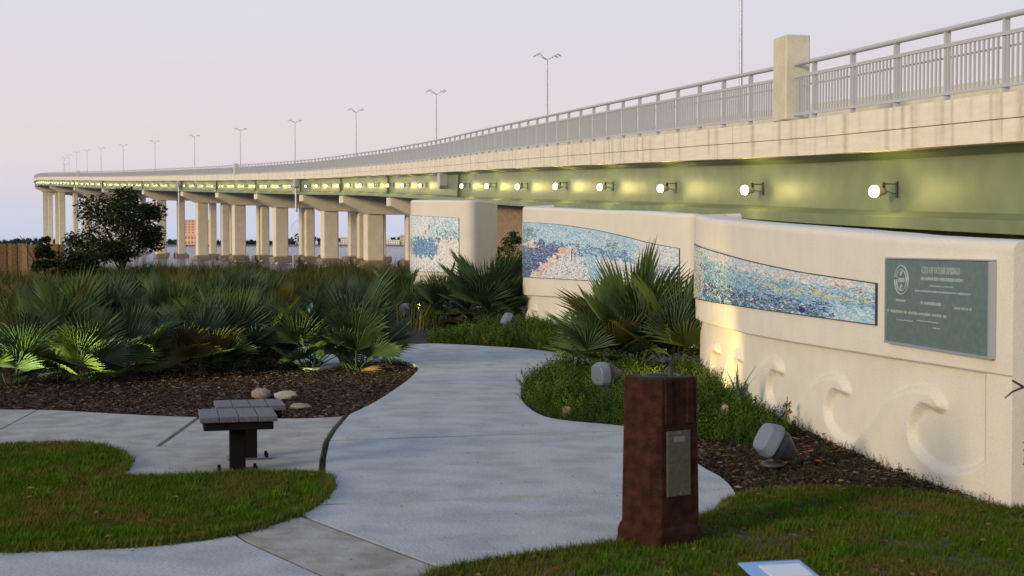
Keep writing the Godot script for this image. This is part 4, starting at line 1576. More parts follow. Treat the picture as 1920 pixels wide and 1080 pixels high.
func fence_and_trees() -> void:
	rng.seed = 23
	# plank fence
	var o := thing("plank_fence", Vector3(-16.063, 0.000, -51.000), "weathered upright plank fence beside dark shrubs", "fence")
	var variants := []
	for k in 3:
		var b := MB.new()
		b.box(Vector3(0, 0.86, 0), Vector3(0.192, 1.62 + k * 0.02, 0.03), Basis.IDENTITY, 0.006)
		variants.push_back(b.mesh())
	var tones := [M.wood, surf(lin(0.17, 0.11, 0.05), lin(0.27, 0.19, 0.10), 1.1, 0.85, 0.4, 0.03, 41), surf(lin(0.07, 0.04, 0.018), lin(0.14, 0.09, 0.04), 1.2, 0.85, 0.4, 0.03, 42)]
	for k in 30:
		part("board", variants[k % 3], tones[rng.randi() % 3], o, Transform3D(Basis(Vector3.UP, rnd(-0.06, 0.06)), Vector3(-0.09 - k * 0.186, rnd(-0.03, 0.02), (0.035 if k % 2 else 0.0))))
	for y in [0.35, 1.35]:
		var rb := MB.new()
		rb.box(Vector3(-2.95, y, -0.06), Vector3(5.9, 0.09, 0.05))
		part("rail", rb, M.wood, o)
	var dark := [Color(0.024, 0.034, 0.014), Color(0.048, 0.062, 0.022), Color(0.014, 0.020, 0.011)]
	shrub("shrub_tree", Vector3(-15.137, -0.060, -55.000), 3.8, 4.5, 12500, 0.072, dark, "dark small-leaved tree standing before the bridge piers", "tree", 0.09)
	shrub("shrub", Vector3(-15.766, -0.060, -48.000), 2.05, 1.1, 4500, 0.06, dark, "dark rounded shrub growing against the plank fence", "shrub", 0.03)
	shrub("shrub", Vector3(-15.186, -0.060, -50.000), 1.5, 2.4, 5000, 0.06, dark, "low dark thicket between fence end and small tree", "shrub", 0.03)
	shrub("shrub", Vector3(-0.034, -0.060, -46.000), 2.2, 1.5, 2600, 0.05, [Color(0.05, 0.075, 0.02), Color(0.035, 0.06, 0.018), Color(0.02, 0.035, 0.012)], "leafy green shrub in the gap between two mural walls", "shrub", 0.03)
	# bare twig by the fence
	var t := thing("bare_sapling", Vector3(-16.873, -0.060, -50.000), "bare leaning twig sticking up above the plank fence", "twig")
	var tb := MB.new()
	tb.tube([Vector3(0.25, 0, 0), Vector3(0.1, 1.1, 0), Vector3(-0.42, 2.05, 0)], [0.03, 0.022, 0.008], 6)
	part("stem", tb, M.trunk, t)
	# reddish dead branch reaching in front of the plaque wall
	var d := thing("dead_shrub", Vector3(3.55, -0.02, -8.75), "bare reddish branches of a dead shrub at the wall end", "shrub")
	var red := plain(lin(0.055, 0.022, 0.018), 0.8)
	var sb := MB.new()
	sb.tube([Vector3(0, 0, 0), Vector3(-0.03, 0.4, 0.02), Vector3(-0.08, 0.72, 0.05)], [0.03, 0.026, 0.02], 7)
	part("stem", sb, red, d)
	for q in [[Vector3(-0.08, 0.70, 0.05), Vector3(-0.30, 0.745, 0.1), Vector3(-0.50, 0.86, 0.1), 0.013], [Vector3(-0.43, 0.82, 0.1), Vector3(-0.50, 0.79, 0.1), Vector3(-0.545, 0.75, 0.1), 0.006], [Vector3(-0.06, 0.55, 0.05), Vector3(-0.30, 0.5, 0.08), Vector3(-0.42, 0.34, 0.08), 0.008], [Vector3(-0.30, 0.5, 0.08), Vector3(-0.38, 0.37, 0.1), Vector3(-0.4, 0.26, 0.1), 0.005], [Vector3(-0.02, 0.3, 0.02), Vector3(-0.25, 0.17, 0.12), Vector3(-0.48, 0.03, 0.16), 0.012]]:
		var bb := MB.new()
		bb.tube([q[0], q[1], q[2]], [q[3] * 1.3, q[3], q[3] * 0.5], 6)
		part("branch", bb, red, d)
	var tw := leafy([[Vector3(-0.36, 0.42, 0.09), 0.1], [Vector3(-0.26, 0.55, 0.06), 0.09], [Vector3(-0.24, 0.70, 0.06), 0.09]], 90, 0.014, [Color(0.02, 0.025, 0.01), Color(0.05, 0.03, 0.02)])
	part("dry_leaves", tw, M.vleaf, d)

# ---------------------------------------------------------------- palmettos
var fans := []
func make_fan(seed_: int, nl: int, spread: float, fold: float, droop: float) -> ArrayMesh:
	# stalk along +y to y = 0.72, the blade opens beyond it with a radius of about 1.06
	var r := RandomNumberGenerator.new()
	r.seed = seed_
	var b := MB.new()
	b.tube([Vector3(0, 0, 0), Vector3(0, 0.35, 0.02), Vector3(0, 0.72, 0)], [0.02, 0.014, 0.011], 5, false)
	var hub := Vector3(0, 0.72, 0)
	var R := 1.06
	var half := spread / nl * 0.5
	for i in nl:
		var a := -spread / 2 + spread * (i + 0.5) / nl + r.randf_range(-0.03, 0.03)
		var side := absf(a) / (spread / 2)
		var len := R * (1.0 - 0.28 * side * side) * r.randf_range(0.88, 1.05)
		var P := func(ang: float, rad: float, z: float) -> Vector3:
			# blade bends back from the stalk and cups
			var q := Vector3(sin(ang) * rad, cos(ang) * rad, 0)
			q.z = z - droop * rad * rad * 0.7 + fold * 0.55 * sin(ang) * sin(ang) * rad
			return hub + q
		var r1 := len * 0.36
		var r2 := len * 0.72
		var dr := -r.randf_range(0.0, 0.12) * droop
		var pl := 0.022
		var l1: Vector3 = P.call(a - half, r1, pl)
		var m1: Vector3 = P.call(a, r1, -pl)
		var q1: Vector3 = P.call(a + half, r1, pl)
		var w2 := half * 0.50
		var l2: Vector3 = P.call(a - w2, r2, pl * 0.6 + dr * 0.3)
		var m2: Vector3 = P.call(a, r2, -pl * 0.7 + dr * 0.3)
		var q2: Vector3 = P.call(a + w2, r2, pl * 0.6 + dr * 0.3)
		var tip: Vector3 = P.call(a + r.randf_range(-0.03, 0.03), len, dr)
		b.tri(hub, m1, l1); b.tri(hub, q1, m1)
		b.quad(l1, m1, m2, l2); b.quad(m1, q1, q2, m2)
		b.tri(l2, m2, tip); b.tri(m2, q2, tip)
	return b.mesh()

func palmetto(at: Vector3, h: float, n: int, tilt: float, label: String, group: String, dry := 0.12, tone := -1, trunk := 0.0) -> void:
	var o := thing("palmetto", at, label, "palmetto", group)
	var cb := MB.new()
	cb.tube([Vector3(0, -0.1, 0), Vector3(0, 0.06 + trunk, 0), Vector3(0, 0.12 + trunk, 0)], [0.08, 0.07, 0.03], 8)
	part("stump", cb, M.trunk, o)
	for i in n:
		var f := float(i) / maxf(n - 1, 1)
		var az := i * 2.39996 + rnd(-0.35, 0.35)
		var lean := lerpf(0.12, tilt, pow(f, 0.75)) + rnd(-0.1, 0.1)
		var dead := f > 0.85 and rng.randf() < dry * 4.0
		if dead: lean = rnd(1.5, 1.95)
		var sc := h / 1.75 * rnd(0.82, 1.1) * lerpf(1.0, 0.62, f)
		var up := Vector3(sin(lean) * cos(az), cos(lean), sin(lean) * sin(az))
		var side := Vector3(-sin(az), 0, cos(az))
		var nz := side.cross(up).normalized()
		var bs := Basis(side, up, nz) * Basis(Vector3.UP, rnd(-0.5, 0.5))
		var mt: Material = M.palm[tone if tone >= 0 and rng.randf() < 0.7 else rng.randi() % 4]
		if dead: mt = M.palm[5]
		elif rng.randf() < 0.07: mt = M.palm[4]
		part("frond", fans[rng.randi() % fans.size()], mt, o, Transform3D(bs.scaled_local(Vector3(sc * rnd(0.9, 1.05), sc, sc)), Vector3(cos(az) * 0.09, 0.02 + trunk, sin(az) * 0.09)))

func palms() -> void:
	rng.seed = 77
	for k in 6:
		fans.push_back(make_fan(100 + k, 28 + k % 3 * 3, [3.2, 3.6, 2.6, 3.9, 3.0, 2.2][k], [0.25, 0.1, 0.4, 0.2, 0.5, 0.3][k], [0.15, 0.3, 0.1, 0.4, 0.2, 0.05][k]))
	var ga := "palmettos along the front of the mulch bed"
	var gb := "palmettos massed deeper in the bed"
	for q in [Vector3(-6.087, 0.000, -17.228), Vector3(-5.855, 0.000, -18.071), Vector3(-5.275, 0.000, -17.500), Vector3(-4.972, 0.000, -18.071), Vector3(-4.673, 0.000, -18.839), Vector3(-4.198, 0.000, -18.680), Vector3(-3.853, 0.000, -19.165), Vector3(-3.430, 0.000, -19.502)]:
		palmetto(q + Vector3(0, -0.05, 0), rnd(1.05, 1.3), 19, 1.15, "fan palmetto in the front row of the mulch bed", ga, 0.1)
	palmetto(Vector3(-2.775, 0.000, -19.332) + Vector3(0, -0.05, 0), 1.3, 17, 1.25, "dark palmetto with a round fan beside a gap of pale path", "", 0.1, 1)
	palmetto(Vector3(-2.140, 0.000, -19.502) + Vector3(0, -0.05, 0), 1.4, 20, 1.2, "broad palmetto on the bed corner where the path bends", "", 0.12, 1)
	for q in [[Vector3(-7.558, 0.000, -21.178), 1.0], [Vector3(-7.701, 0.000, -23.168), 1.05], [Vector3(-6.997, 0.000, -22.579), 1.2], [Vector3(-6.683, 0.000, -23.412), 1.3], [Vector3(-6.074, 0.000, -23.168), 1.25], [Vector3(-5.674, 0.000, -23.789), 1.35], [Vector3(-4.943, 0.000, -23.168), 1.2], [Vector3(-4.441, 0.000, -23.412), 1.25], [Vector3(-4.085, 0.000, -24.444), 1.15], [Vector3(-9.152, 0.000, -28.344), 1.1], [Vector3(-8.574, 0.000, -29.278), 1.4], [Vector3(-8.070, 0.000, -30.276), 1.3], [Vector3(-6.998, 0.000, -28.897), 1.35], [Vector3(-6.626, 0.000, -30.694), 1.2], [Vector3(-5.681, 0.000, -29.669), 1.25], [Vector3(-5.354, 0.000, -31.344), 1.1], [Vector3(-8.711, 0.000, -38.052), 1.15], [Vector3(-7.981, 0.000, -39.753), 1.1]]:
		palmetto(q[0] + Vector3(0, -0.06, 0), q[1] * rnd(0.9, 1.2), 14, 0.85, "tall fan palmetto massed in the deep bed behind the front row", gb, 0.05)
	for q in [Vector3(-3.637, 0.000, -30.276), Vector3(-3.222, 0.000, -31.792)]:
		palmetto(q + Vector3(0, -0.06, 0), rnd(1.05, 1.2), 12, 0.6, "upright palmetto beyond the pale path before the far piers", "upright palmettos by the far path", 0.05, 3)
	palmetto(Vector3(-3.035, 0.000, -37.099) + Vector3(0, -0.06, 0), 1.45, 14, 0.85, "dark palmetto against the left edge of the narrow far wall", "", 0.1, 1)
	palmetto(Vector3(-1.488, 0.000, -30.484) + Vector3(0, -0.06, 0), 1.35, 20, 1.3, "palmetto spreading in front of the narrow far wall", "", 0.3, 1)
	palmetto(Vector3(-0.474, 0.000, -30.071) + Vector3(0, -0.06, 0), 1.9, 30, 1.2, "big palmetto between the narrow wall and the middle wall", "", 0.3, 1)
	palmetto(Vector3(1.210, 0.000, -19.165) + Vector3(0, -0.05, 0), 1.15, 15, 1.3, "short palmetto hanging over the path below the middle wall", "", 0.25, 1)
	palmetto(Vector3(1.686, 0.000, -19.675) + Vector3(0, -0.05, 0), 1.68, 28, 1.15, "large palmetto hiding the right end of the sand mosaic", "", 0.25, 0)
	palmetto(Vector3(2.175, 0.000, -19.165) + Vector3(0, -0.05, 0), 1.6, 20, 1.0, "palmetto standing close against the curved wall's round end", "", 0.2, 2)

# ---------------------------------------------------------------- small plants, stones
func blob(at: Vector3, size: Vector3, called: String, label: String, mat: Material) -> void:
	var o := thing(called, at, label, "rock")
	var f := FastNoiseLite.new()
	f.seed = rng.randi()
	f.frequency = 1.1
	var b := MB.new()
	var rows := []
	for i in 9:
		var th := PI * i / 8
		var row := PackedVector3Array()
		for k in 15:
			var ph := -TAU * (k % 14) / 14
			var d := Vector3(sin(th) * cos(ph), -cos(th), sin(th) * sin(ph))
			var q := 1.0 + 0.45 * f.get_noise_3dv(d * 1.3) + 0.25 * f.get_noise_3dv(d * 3.5)
			row.push_back(d * q * size)
		rows.push_back(row)
	b.grid(rows)
	part("stone", b, mat, o)

func small_plants() -> void:
	rng.seed = 51
	blob(Vector3(-2.746, 0.000, -15.536) + Vector3(0, 0.03, 0), Vector3(0.10, 0.065, 0.08), "rock", "rounder tan rock in mulch behind the pedestal seats", M.rock)
	blob(Vector3(-2.463, 0.000, -15.482) + Vector3(0, 0.02, 0), Vector3(0.125, 0.05, 0.08), "rock", "flatter pale rock in mulch beside the rounder tan one", surf(lin(0.34, 0.31, 0.28), lin(0.5, 0.47, 0.43), 0.25, 0.9, 1.2, 0.03, 44))
	blob(Vector3(-2.187, 0.000, -14.613) + Vector3(0, 0.0, 0), Vector3(0.11, 0.03, 0.08), "rock", "low half-buried stone at the mulch edge by the walk", M.rock)
	blob(Vector3(0.529, 0.000, -13.794) + Vector3(0, 0.04, 0), Vector3(0.055, 0.055, 0.05), "shell_stone", "fist-sized tan shell stone where junipers meet the path", surf(lin(0.35, 0.2, 0.12), lin(0.55, 0.38, 0.25), 0.1, 0.9, 1.0, 0.03, 45))
	blob(Vector3(2.013, 0.000, -13.377) + Vector3(0, 0.1, 0), Vector3(0.05, 0.06, 0.05), "shell_stone", "peach coloured shell stone among leaves below the curved wall", surf(lin(0.5, 0.32, 0.22), lin(0.6, 0.42, 0.3), 0.1, 0.9, 1.0, 0.03, 46))
	# strap-leaved plant by the wall
	var o := thing("strap_leaf_plant", Vector3(2.256, 0.000, -14.146), "small plant of upright strap leaves at the curved wall", "plant")
	for k in 9:
		var b := MB.new()
		var a := k * 2.4
		var ln := rnd(0.28, 0.48)
		var bend := rnd(0.05, 0.25)
		var dir := Vector3(cos(a), 0, sin(a))
		var sd := Vector3(-sin(a), 0, cos(a))
		var prev := []
		for i in 5:
			var t := i / 4.0
			var c := Vector3(0, ln * t, 0) + dir * bend * t * t
			var w := 0.022 * (1.0 - t * 0.9)
			var cur := [c - sd * w, c + sd * w]
			if i > 0: b.quad(prev[0], prev[1], cur[1], cur[0])
			prev = cur
		part("leaf", b, M.palm[1], o)
	var fl := thing("flower_stem", Vector3(2.511, 0.000, -12.984), "upright stem with reddish flowers at the juniper edge", "plant")
	var fb := MB.new()
	fb.tube([Vector3.ZERO, Vector3(0.01, 0.28, 0)], [0.006, 0.004], 5)
	part("stem", fb, M.palm[2], fl)
	part("flower", leafy([[Vector3(0.01, 0.2, 0), 0.05], [Vector3(0.0, 0.13, 0), 0.06]], 60, 0.018, [Color(0.3, 0.05, 0.02), Color(0.1, 0.12, 0.04), Color(0.05, 0.08, 0.02)]), M.vleaf, fl)
	# dune grass clumps beyond the bed
	var tuft := MB.new()
	for i in 90:
		var a := rnd(0, TAU)
		var l := rnd(0.6, 1.0)
		var ln := rnd(0.1, 0.9)
		var d := Vector3(cos(a), 0, sin(a))
		var s := Vector3(-sin(a), 0, cos(a)) * 0.008
		var m := d * ln * 0.3 + Vector3(0, l * 0.65, 0)
		var t := d * ln * 0.85 + Vector3(0, l * (1.0 - ln * 0.35), 0)
		var g := rnd(0.7, 1.3)
		tuft.col = Color(0.075 * g, 0.085 * g, 0.03 * g)
		tuft.quad(d * 0.04 - s, d * 0.04 + s, m + s, m - s)
		tuft.tri(m - s, m + s, t)
	var tm := tuft.mesh()
	for q in [[Vector3(-6.535, -0.060, -42.000), 1.0], [Vector3(-6.609, -0.060, -47.000), 0.85], [Vector3(-7.762, -0.060, -45.000), 0.95], [Vector3(-6.824, -0.060, -52.000), 0.8], [Vector3(-9.280, -0.060, -50.000), 0.9], [Vector3(-5.718, -0.060, -50.000), 0.8]]:
		var g := thing("grass_clump", q[0], "rounded clump of arching grass between palmettos and the water", "grass clump", "grass clumps near the water")
		part("blades", tm, M.vleaf, g, Transform3D(Basis(Vector3.UP, rnd(0, 6)).scaled(Vector3.ONE * q[1]), Vector3.ZERO))

func multi(called: String, mesh: Mesh, mat: Material, xf: Array, cols: Array, label: String, category: String) -> void:
	var mm := MultiMesh.new()
	mm.transform_format = MultiMesh.TRANSFORM_3D
	mm.use_colors = cols.size() > 0
	mm.mesh = mesh
	mm.instance_count = xf.size()
	for i in xf.size():
		mm.set_instance_transform(i, xf[i])
		if cols.size():
			mm.set_instance_color(i, cols[i])
	var o := MultiMeshInstance3D.new()
	o.name = numbered(called)
	o.multimesh = mm
	o.material_override = mat
	add_child(o)
	tag(o, label, category, "", "stuff")

func bounds(p: PackedVector2Array) -> Rect2:
	var r := Rect2(p[0], Vector2.ZERO)
	for q in p:
		r = r.expand(q)
	return r

func fill(p: PackedVector2Array, n: int, clip := Rect2(-9, -40, 14, 36)) -> Array:
	var out := []
	var r := bounds(p).intersection(clip)
	var tries := 0
	while out.size() < n and tries < n * 6:
		tries += 1
		var q := Vector2(rnd(r.position.x, r.end.x), rnd(r.position.y, r.end.y))
		if absf(q.x) > -q.y * 0.40 + 0.6:
			continue
		if Geometry2D.is_point_in_polygon(q, p):
			out.push_back(q)
	return out

func scatter() -> void:
	rng.seed = 321
	# lawn blades
	var tuft := MB.new()
	for i in 9:
		var a := rnd(0, TAU)
		var d := Vector3(cos(a), 0, sin(a))
		var s := Vector3(-sin(a), 0, cos(a)) * rnd(0.0018, 0.003)
		var h := rnd(0.018, 0.042)
		var o := Vector3(rnd(-0.025, 0.025), 0, rnd(-0.025, 0.025))
		tuft.tri(o - s, o + s, o + d * h * rnd(0.3, 1.0) + Vector3(0, h, 0))
	var xs := []
	var cs_ := []
	var f := FastNoiseLite.new()
	f.seed = 3
	f.frequency = 0.9
	for pl in [[lawn_l, 30000], [lawn_r, 28000]]:
		for q in fill(pl[0], pl[1]):
			var v := f.get_noise_2d(q.x, q.y) + rnd(-0.25, 0.25)
			var thin := f.get_noise_2d(q.x * 1.7 + 80, q.y * 1.1 + 15) + 0.5 * f.get_noise_2d(q.x * 5.0, q.y * 5.0)
			if thin > 0.22 and rng.randf() < 0.65: continue
			xs.push_back(Transform3D(Basis(Vector3.UP, rnd(0, TAU)).scaled(Vector3.ONE * rnd(0.6, 1.3)), Vector3(q.x, 0.004, q.y)))
			cs_.push_back(Color(0.060, 0.110, 0.006).lerp(Color(0.135, 0.105, 0.026), clampf(v * 1.1 + 0.32, 0, 1)))
	for lw in [lawn_l, lawn_r]:
		for i in lw.size():
			var a: Vector2 = lw[i]
			var e: Vector2 = lw[(i + 1) % lw.size()]
			if a.distance_to(e) > 2.0 or a.y < -14.0: continue
			for k in int(a.distance_to(e) * 260):
				var q := a.lerp(e, rng.randf()) + Vector2(rnd(-1, 1), rnd(-1, 1)) * 0.035 * pow(rng.randf(), 1.5)
				xs.push_back(Transform3D(Basis(Vector3.UP, rnd(0, TAU)).scaled(Vector3.ONE * rnd(0.7, 1.7)), Vector3(q.x, -0.002, q.y)))
				cs_.push_back(Color(0.07, 0.12, 0.008).lerp(Color(0.15, 0.12, 0.04), pow(rng.randf(), 1.5)))
		# clumps of coarser grass
		for q in fill(lw, 130):
			for k in 9:
				xs.push_back(Transform3D(Basis(Vector3.UP, rnd(0, TAU)).scaled(Vector3.ONE * rnd(1.2, 2.0)), Vector3(q.x + rnd(-0.05, 0.05), 0.004, q.y + rnd(-0.05, 0.05))))
				cs_.push_back(Color(0.06, 0.13, 0.008) * rnd(0.8, 1.3))
	multi("grass", tuft.mesh(), M.vleaf, xs, cs_, "short mown lawn grass beside the concrete walk", "grass")
	# bark mulch
	var chip := MB.new()
	chip.box(Vector3.ZERO, Vector3(0.045, 0.006, 0.014))
	xs = []; cs_ = []
	var tones := [Color(0.045, 0.028, 0.020), Color(0.030, 0.019, 0.014), Color(0.075, 0.050, 0.038), Color(0.018, 0.012, 0.010), Color(0.14, 0.11, 0.09), Color(0.07, 0.028, 0.016)]
	for pl in [[smooth_poly(PackedVector2Array([Vector2(-14.000, -14.600), Vector2(-5.533, -14.423), Vector2(-5.174, -14.330), Vector2(-4.674, -14.283), Vector2(-4.006, -14.012), Vector2(-3.259, -13.751), Vector2(-2.248, -13.582), Vector2(-1.799, -13.666), Vector2(-1.619, -13.880), Vector2(-1.463, -14.959), Vector2(-1.351, -16.339), Vector2(-1.270, -17.781), Vector2(-1.260, -19.165), Vector2(-1.380, -19.851), Vector2(-1.718, -20.781), Vector2(-2.069, -20.399), Vector2(-2.593, -19.165), Vector2(-3.021, -19.851), Vector2(-3.856, -24.444), Vector2(-6.000, -26.000), Vector2(-16.000, -26.000)])), 26000], [smooth_poly(PackedVector2Array([Vector2(1.193, -19.851), Vector2(1.007, -13.061), Vector2(1.310, -12.436), Vector2(1.419, -10.769), Vector2(1.498, -10.197), Vector2(1.507, -9.640), Vector2(1.449, -9.198), Vector2(1.735, -9.394), Vector2(2.265, -9.394), Vector2(2.710, -9.103), Vector2(3.131, -8.742), Vector2(3.235, -9.084), Vector2(2.898, -11.321), Vector2(2.667, -13.377), Vector2(2.561, -15.482), Vector2(2.593, -19.165)])), 12000]]:
		for q in fill(pl[0], pl[1]):
			var b := Basis(Vector3.UP, rnd(0, TAU)) * Basis(Vector3.RIGHT, rnd(-0.5, 0.5)) * Basis(Vector3.BACK, rnd(-0.4, 0.4))
			xs.push_back(Transform3D(b.scaled_local(Vector3(rnd(0.4, 1.5), 1, rnd(0.6, 1.6))), Vector3(q.x, -0.05 + rnd(0.0, 0.035), q.y)))
			var t: Color = tones[mini(int(pow(rng.randf(), 1.4) * 6), 5)]
			cs_.push_back(t * rnd(0.7, 1.2))
	multi("mulch", chip.mesh(), M.vmatte, xs, cs_, "shredded bark mulch covering the planting beds", "mulch")
	# juniper and weeds
	var sprig := MB.new()
	for i in 16:
		var t := i / 16.0
		var a := i * 2.4
		var c := Vector3(0.05 * t * t, 0.20 * t, 0)
		var d := Vector3(cos(a), rnd(0.5, 1.0), sin(a)).normalized() * 0.055 * (1.15 - t * 0.6)
		var s := Vector3(-sin(a), 0, cos(a)) * 0.007
		sprig.tri(c - s, c + s, c + d)
	xs = []; cs_ = []
	for pl in [[smooth_poly(PackedVector2Array([Vector2(0.936, -19.165), Vector2(0.576, -19.165), Vector2(0.271, -17.998), Vector2(0.115, -16.043), Vector2(0.150, -14.809), Vector2(0.323, -13.837), Vector2(0.608, -13.458), Vector2(1.013, -13.138), Vector2(1.561, -12.196), Vector2(1.976, -11.933), Vector2(2.454, -12.542), Vector2(2.690, -13.540), Vector2(2.589, -15.646), Vector2(2.573, -18.759), Vector2(2.088, -19.165)])), 6500, 0], [smooth_poly(PackedVector2Array([Vector2(-1.469, -24.444), Vector2(-0.893, -23.789), Vector2(-0.264, -23.412), Vector2(0.343, -22.811), Vector2(1.004, -21.382), Vector2(1.323, -22.018), Vector2(1.701, -26.644), Vector2(1.085, -28.897), Vector2(0.336, -29.869), Vector2(-0.217, -28.897), Vector2(-1.019, -27.132)])), 6500, 1]]:
		for q in fill(pl[0], pl[1]):
			var v := f.get_noise_2d(q.x * 1.3 + 40, q.y * 1.3)
			var sc := (0.9 + v * 0.8) * rnd(0.7, 1.3)
			var rel := Vector2(q.x - f1_at.x, q.y - f1_at.z)
			if rel.x > -0.1 and rel.x < 0.7 and absf(rel.y + rel.x * 0.7) < 0.32: sc *= 0.55
			sc *= 1.0 if pl[2] else 0.85
			var lean := Basis(Vector3(rnd(-1, 1), 0, rnd(-1, 1)).normalized(), rnd(0.0, 0.9))
			xs.push_back(Transform3D((lean * Basis(Vector3.UP, rnd(0, TAU))).scaled(Vector3.ONE * sc), Vector3(q.x, -0.04 + maxf(v, 0) * 0.12, q.y)))
			var c := Color(0.026, 0.066, 0.012).lerp(Color(0.085, 0.13, 0.020), clampf(0.4 + v + rnd(-0.3, 0.3), 0, 1))
			if f.get_noise_2d(q.x * 2.0 + 9, q.y * 2.0) > 0.55: c = Color(0.20, 0.09, 0.02)
			cs_.push_back(c * rnd(0.7, 1.2))
	multi("ground_cover", sprig.mesh(), M.vleaf, xs, cs_, "low bushy juniper ground cover round the wall feet", "ground cover")
	# weeds creeping over the mulch by the wave wall
	xs = []; cs_ = []
	for q in fill(smooth_poly(PackedVector2Array([Vector2(1.193, -19.851), Vector2(1.007, -13.061), Vector2(1.310, -12.436), Vector2(1.419, -10.769), Vector2(1.498, -10.197), Vector2(1.507, -9.640), Vector2(1.449, -9.198), Vector2(1.735, -9.394), Vector2(2.265, -9.394), Vector2(2.710, -9.103), Vector2(3.131, -8.742), Vector2(3.235, -9.084), Vector2(2.898, -11.321), Vector2(2.667, -13.377), Vector2(2.561, -15.482), Vector2(2.593, -19.165)])), 9000):
		if f.get_noise_2d(q.x * 1.5, q.y * 1.5 + 30) < -0.05 and rng.randf() < 0.85: continue
		xs.push_back(Transform3D(Basis(Vector3.UP, rnd(0, TAU)).scaled(Vector3.ONE * rnd(0.15, 0.4)), Vector3(q.x, -0.05, q.y)))
		cs_.push_back(Color(0.05, 0.075, 0.02) * rnd(0.6, 1.4))
	for j in 240:
		var t := rng.randf()
		var foot := [Vector3(2.643, 0.000, -13.256), Vector3(2.754, 0.000, -12.196), Vector3(2.876, 0.000, -11.235), Vector3(3.038, 0.000, -10.081), Vector3(3.188, 0.000, -9.047)]
		var k := mini(int(t * 4), 3)
		var p: Vector3 = (foot[k] as Vector3).lerp(foot[k + 1], t * 4 - k)
		xs.push_back(Transform3D(Basis(Vector3.UP, rnd(0, TAU)).scaled(Vector3.ONE * rnd(0.15, 0.5)), p + Vector3(rnd(-0.1, 0.0), -0.05, rnd(-0.03, 0.03))))
		cs_.push_back(Color(0.05, 0.08, 0.02) * rnd(0.5, 1.4))
	for j in 260:
		var t := rng.randf()
		var line := [Vector3(-1.629, 0.000, -13.968), Vector3(-1.608, 0.000, -12.871), Vector3(-1.571, 0.000, -11.998), Vector3(-1.475, 0.000, -11.038), Vector3(-1.356, 0.000, -10.081)]
		var k := mini(int(t * 4), 3)
		var p: Vector3 = (line[k] as Vector3).lerp(line[k + 1], t * 4 - k)
		xs.push_back(Transform3D(Basis(Vector3.UP, rnd(0, TAU)).scaled(Vector3.ONE * rnd(0.1, 0.26)), p + Vector3(rnd(-0.025, 0.025), -0.02, rnd(-0.02, 0.02))))
		cs_.push_back(Color(0.07, 0.08, 0.025) * rnd(0.5, 1.4))
	multi("weeds", sprig.mesh(), M.vleaf, xs, cs_, "small weeds in the mulch and in the pavement joint", "weeds")
	# rough dune grass towards the water
	var blade := MB.new()
	for i in 7:
		var a := rnd(0, TAU)
		var d := Vector3(cos(a), 0, sin(a))
		var s := Vector3(-sin(a), 0, cos(a)) * 0.012
		var h := rnd(0.35, 0.75)
		var o := Vector3(rnd(-0.12, 0.12), 0, rnd(-0.12, 0.12))
		var m := o + d * h * 0.12 + Vector3(0, h * 0.6, 0)
		blade.quad(o - s, o + s, m + s * 0.7, m - s * 0.7)
		blade.tri(m - s * 0.7, m + s * 0.7, o + d * h * 0.45 + Vector3(0, h, 0))
	xs = []; cs_ = []
	for i in 22000:
		var dd := lerpf(27, 68, pow(rng.randf(), 0.6))
		var x := rnd(-0.40, 0.02) * dd
		if x > -1.5 - (dd - 27) * 0.04 and dd < 44: continue
		if Geometry2D.is_point_in_polygon(Vector2(x, -dd), path_poly): continue
		var tall := (0.95 + 0.9 * f.get_noise_2d(x * 0.45 + 60, dd * 0.15)) * rnd(0.7, 1.2) * (1.0 if dd < 54 else 1.12)
		xs.push_back(Transform3D(Basis(Vector3.UP, rnd(0, TAU)).scaled(Vector3(1, tall, 1)), Vector3(x, ground_y(x, -dd), -dd)))
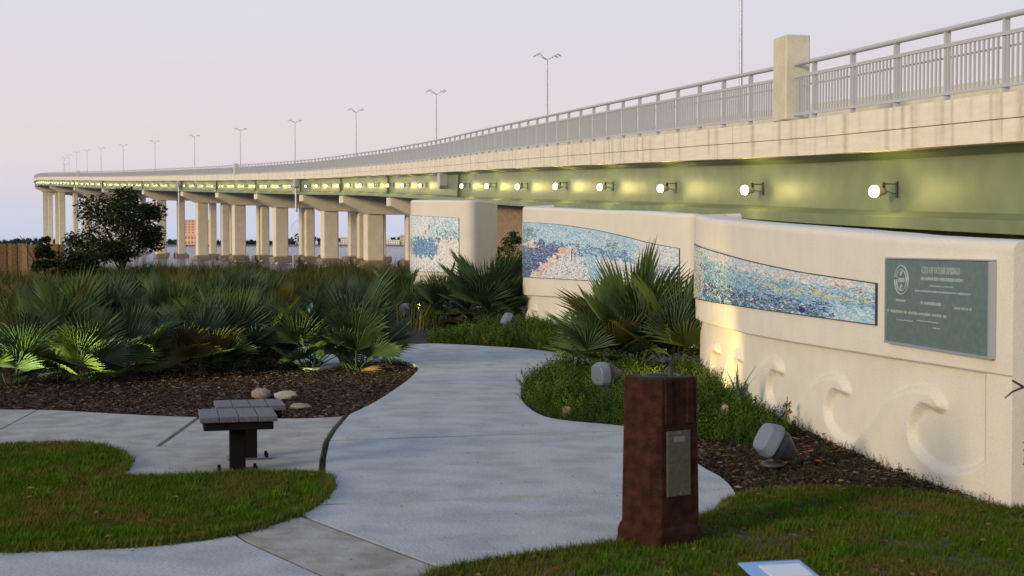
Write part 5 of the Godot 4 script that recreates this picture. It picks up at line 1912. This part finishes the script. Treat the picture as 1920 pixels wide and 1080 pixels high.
		var c := Color(0.032, 0.050, 0.014).lerp(Color(0.15, 0.14, 0.045), clampf(pow(rng.randf(), 2.0) + f.get_noise_2d(x * 0.25, dd * 0.12) * 0.9, 0, 1))
		if rng.randf() < 0.015: c = Color(0.16, 0.07, 0.02)
		cs_.push_back(c)
	multi("dune_grass", blade.mesh(), M.vleaf, xs, cs_, "rough dune grass covering the ground towards the water", "grass")
	# fallen leaves and crumbs
	var leaf := MB.new()
	leaf.tri(Vector3(-0.03, 0, 0), Vector3(0, 0.008, 0.016), Vector3(0.03, 0.004, 0)); leaf.tri(Vector3(-0.03, 0, 0), Vector3(0.03, 0.004, 0), Vector3(0, 0.006, -0.016))
	xs = []; cs_ = []
	for pl in [[lawn_l, 170], [lawn_r, 420], [smooth_poly(PackedVector2Array([Vector2(1.193, -19.851), Vector2(1.007, -13.061), Vector2(1.310, -12.436), Vector2(1.419, -10.769), Vector2(1.498, -10.197), Vector2(1.507, -9.640), Vector2(1.449, -9.198), Vector2(1.735, -9.394), Vector2(2.265, -9.394), Vector2(2.710, -9.103), Vector2(3.131, -8.742), Vector2(3.235, -9.084), Vector2(2.898, -11.321), Vector2(2.667, -13.377), Vector2(2.561, -15.482), Vector2(2.593, -19.165)])), 260]]:
		for q in fill(pl[0], pl[1]):
			xs.push_back(Transform3D(Basis(Vector3.UP, rnd(0, TAU)) * Basis(Vector3.RIGHT, rnd(-0.4, 0.4)), Vector3(q.x, rnd(0.015, 0.03), q.y)))
			cs_.push_back([Color(0.20, 0.07, 0.03), Color(0.12, 0.04, 0.02), Color(0.28, 0.15, 0.07), Color(0.09, 0.05, 0.03), Color(0.16, 0.06, 0.03)][rng.randi() % 5])
	for q in fill(path_poly, 420):
		if Geometry2D.is_point_in_polygon(q, lawn_l): continue
		xs.push_back(Transform3D(Basis(Vector3.UP, rnd(0, TAU)).scaled(Vector3.ONE * rnd(0.12, 0.5)), Vector3(q.x, 0.004, q.y)))
		cs_.push_back(Color(0.06, 0.045, 0.035))
	multi("leaf_litter", leaf.mesh(), M.vmatte, xs, cs_, "scattered fallen leaves and crumbs on lawn and walk", "leaves")
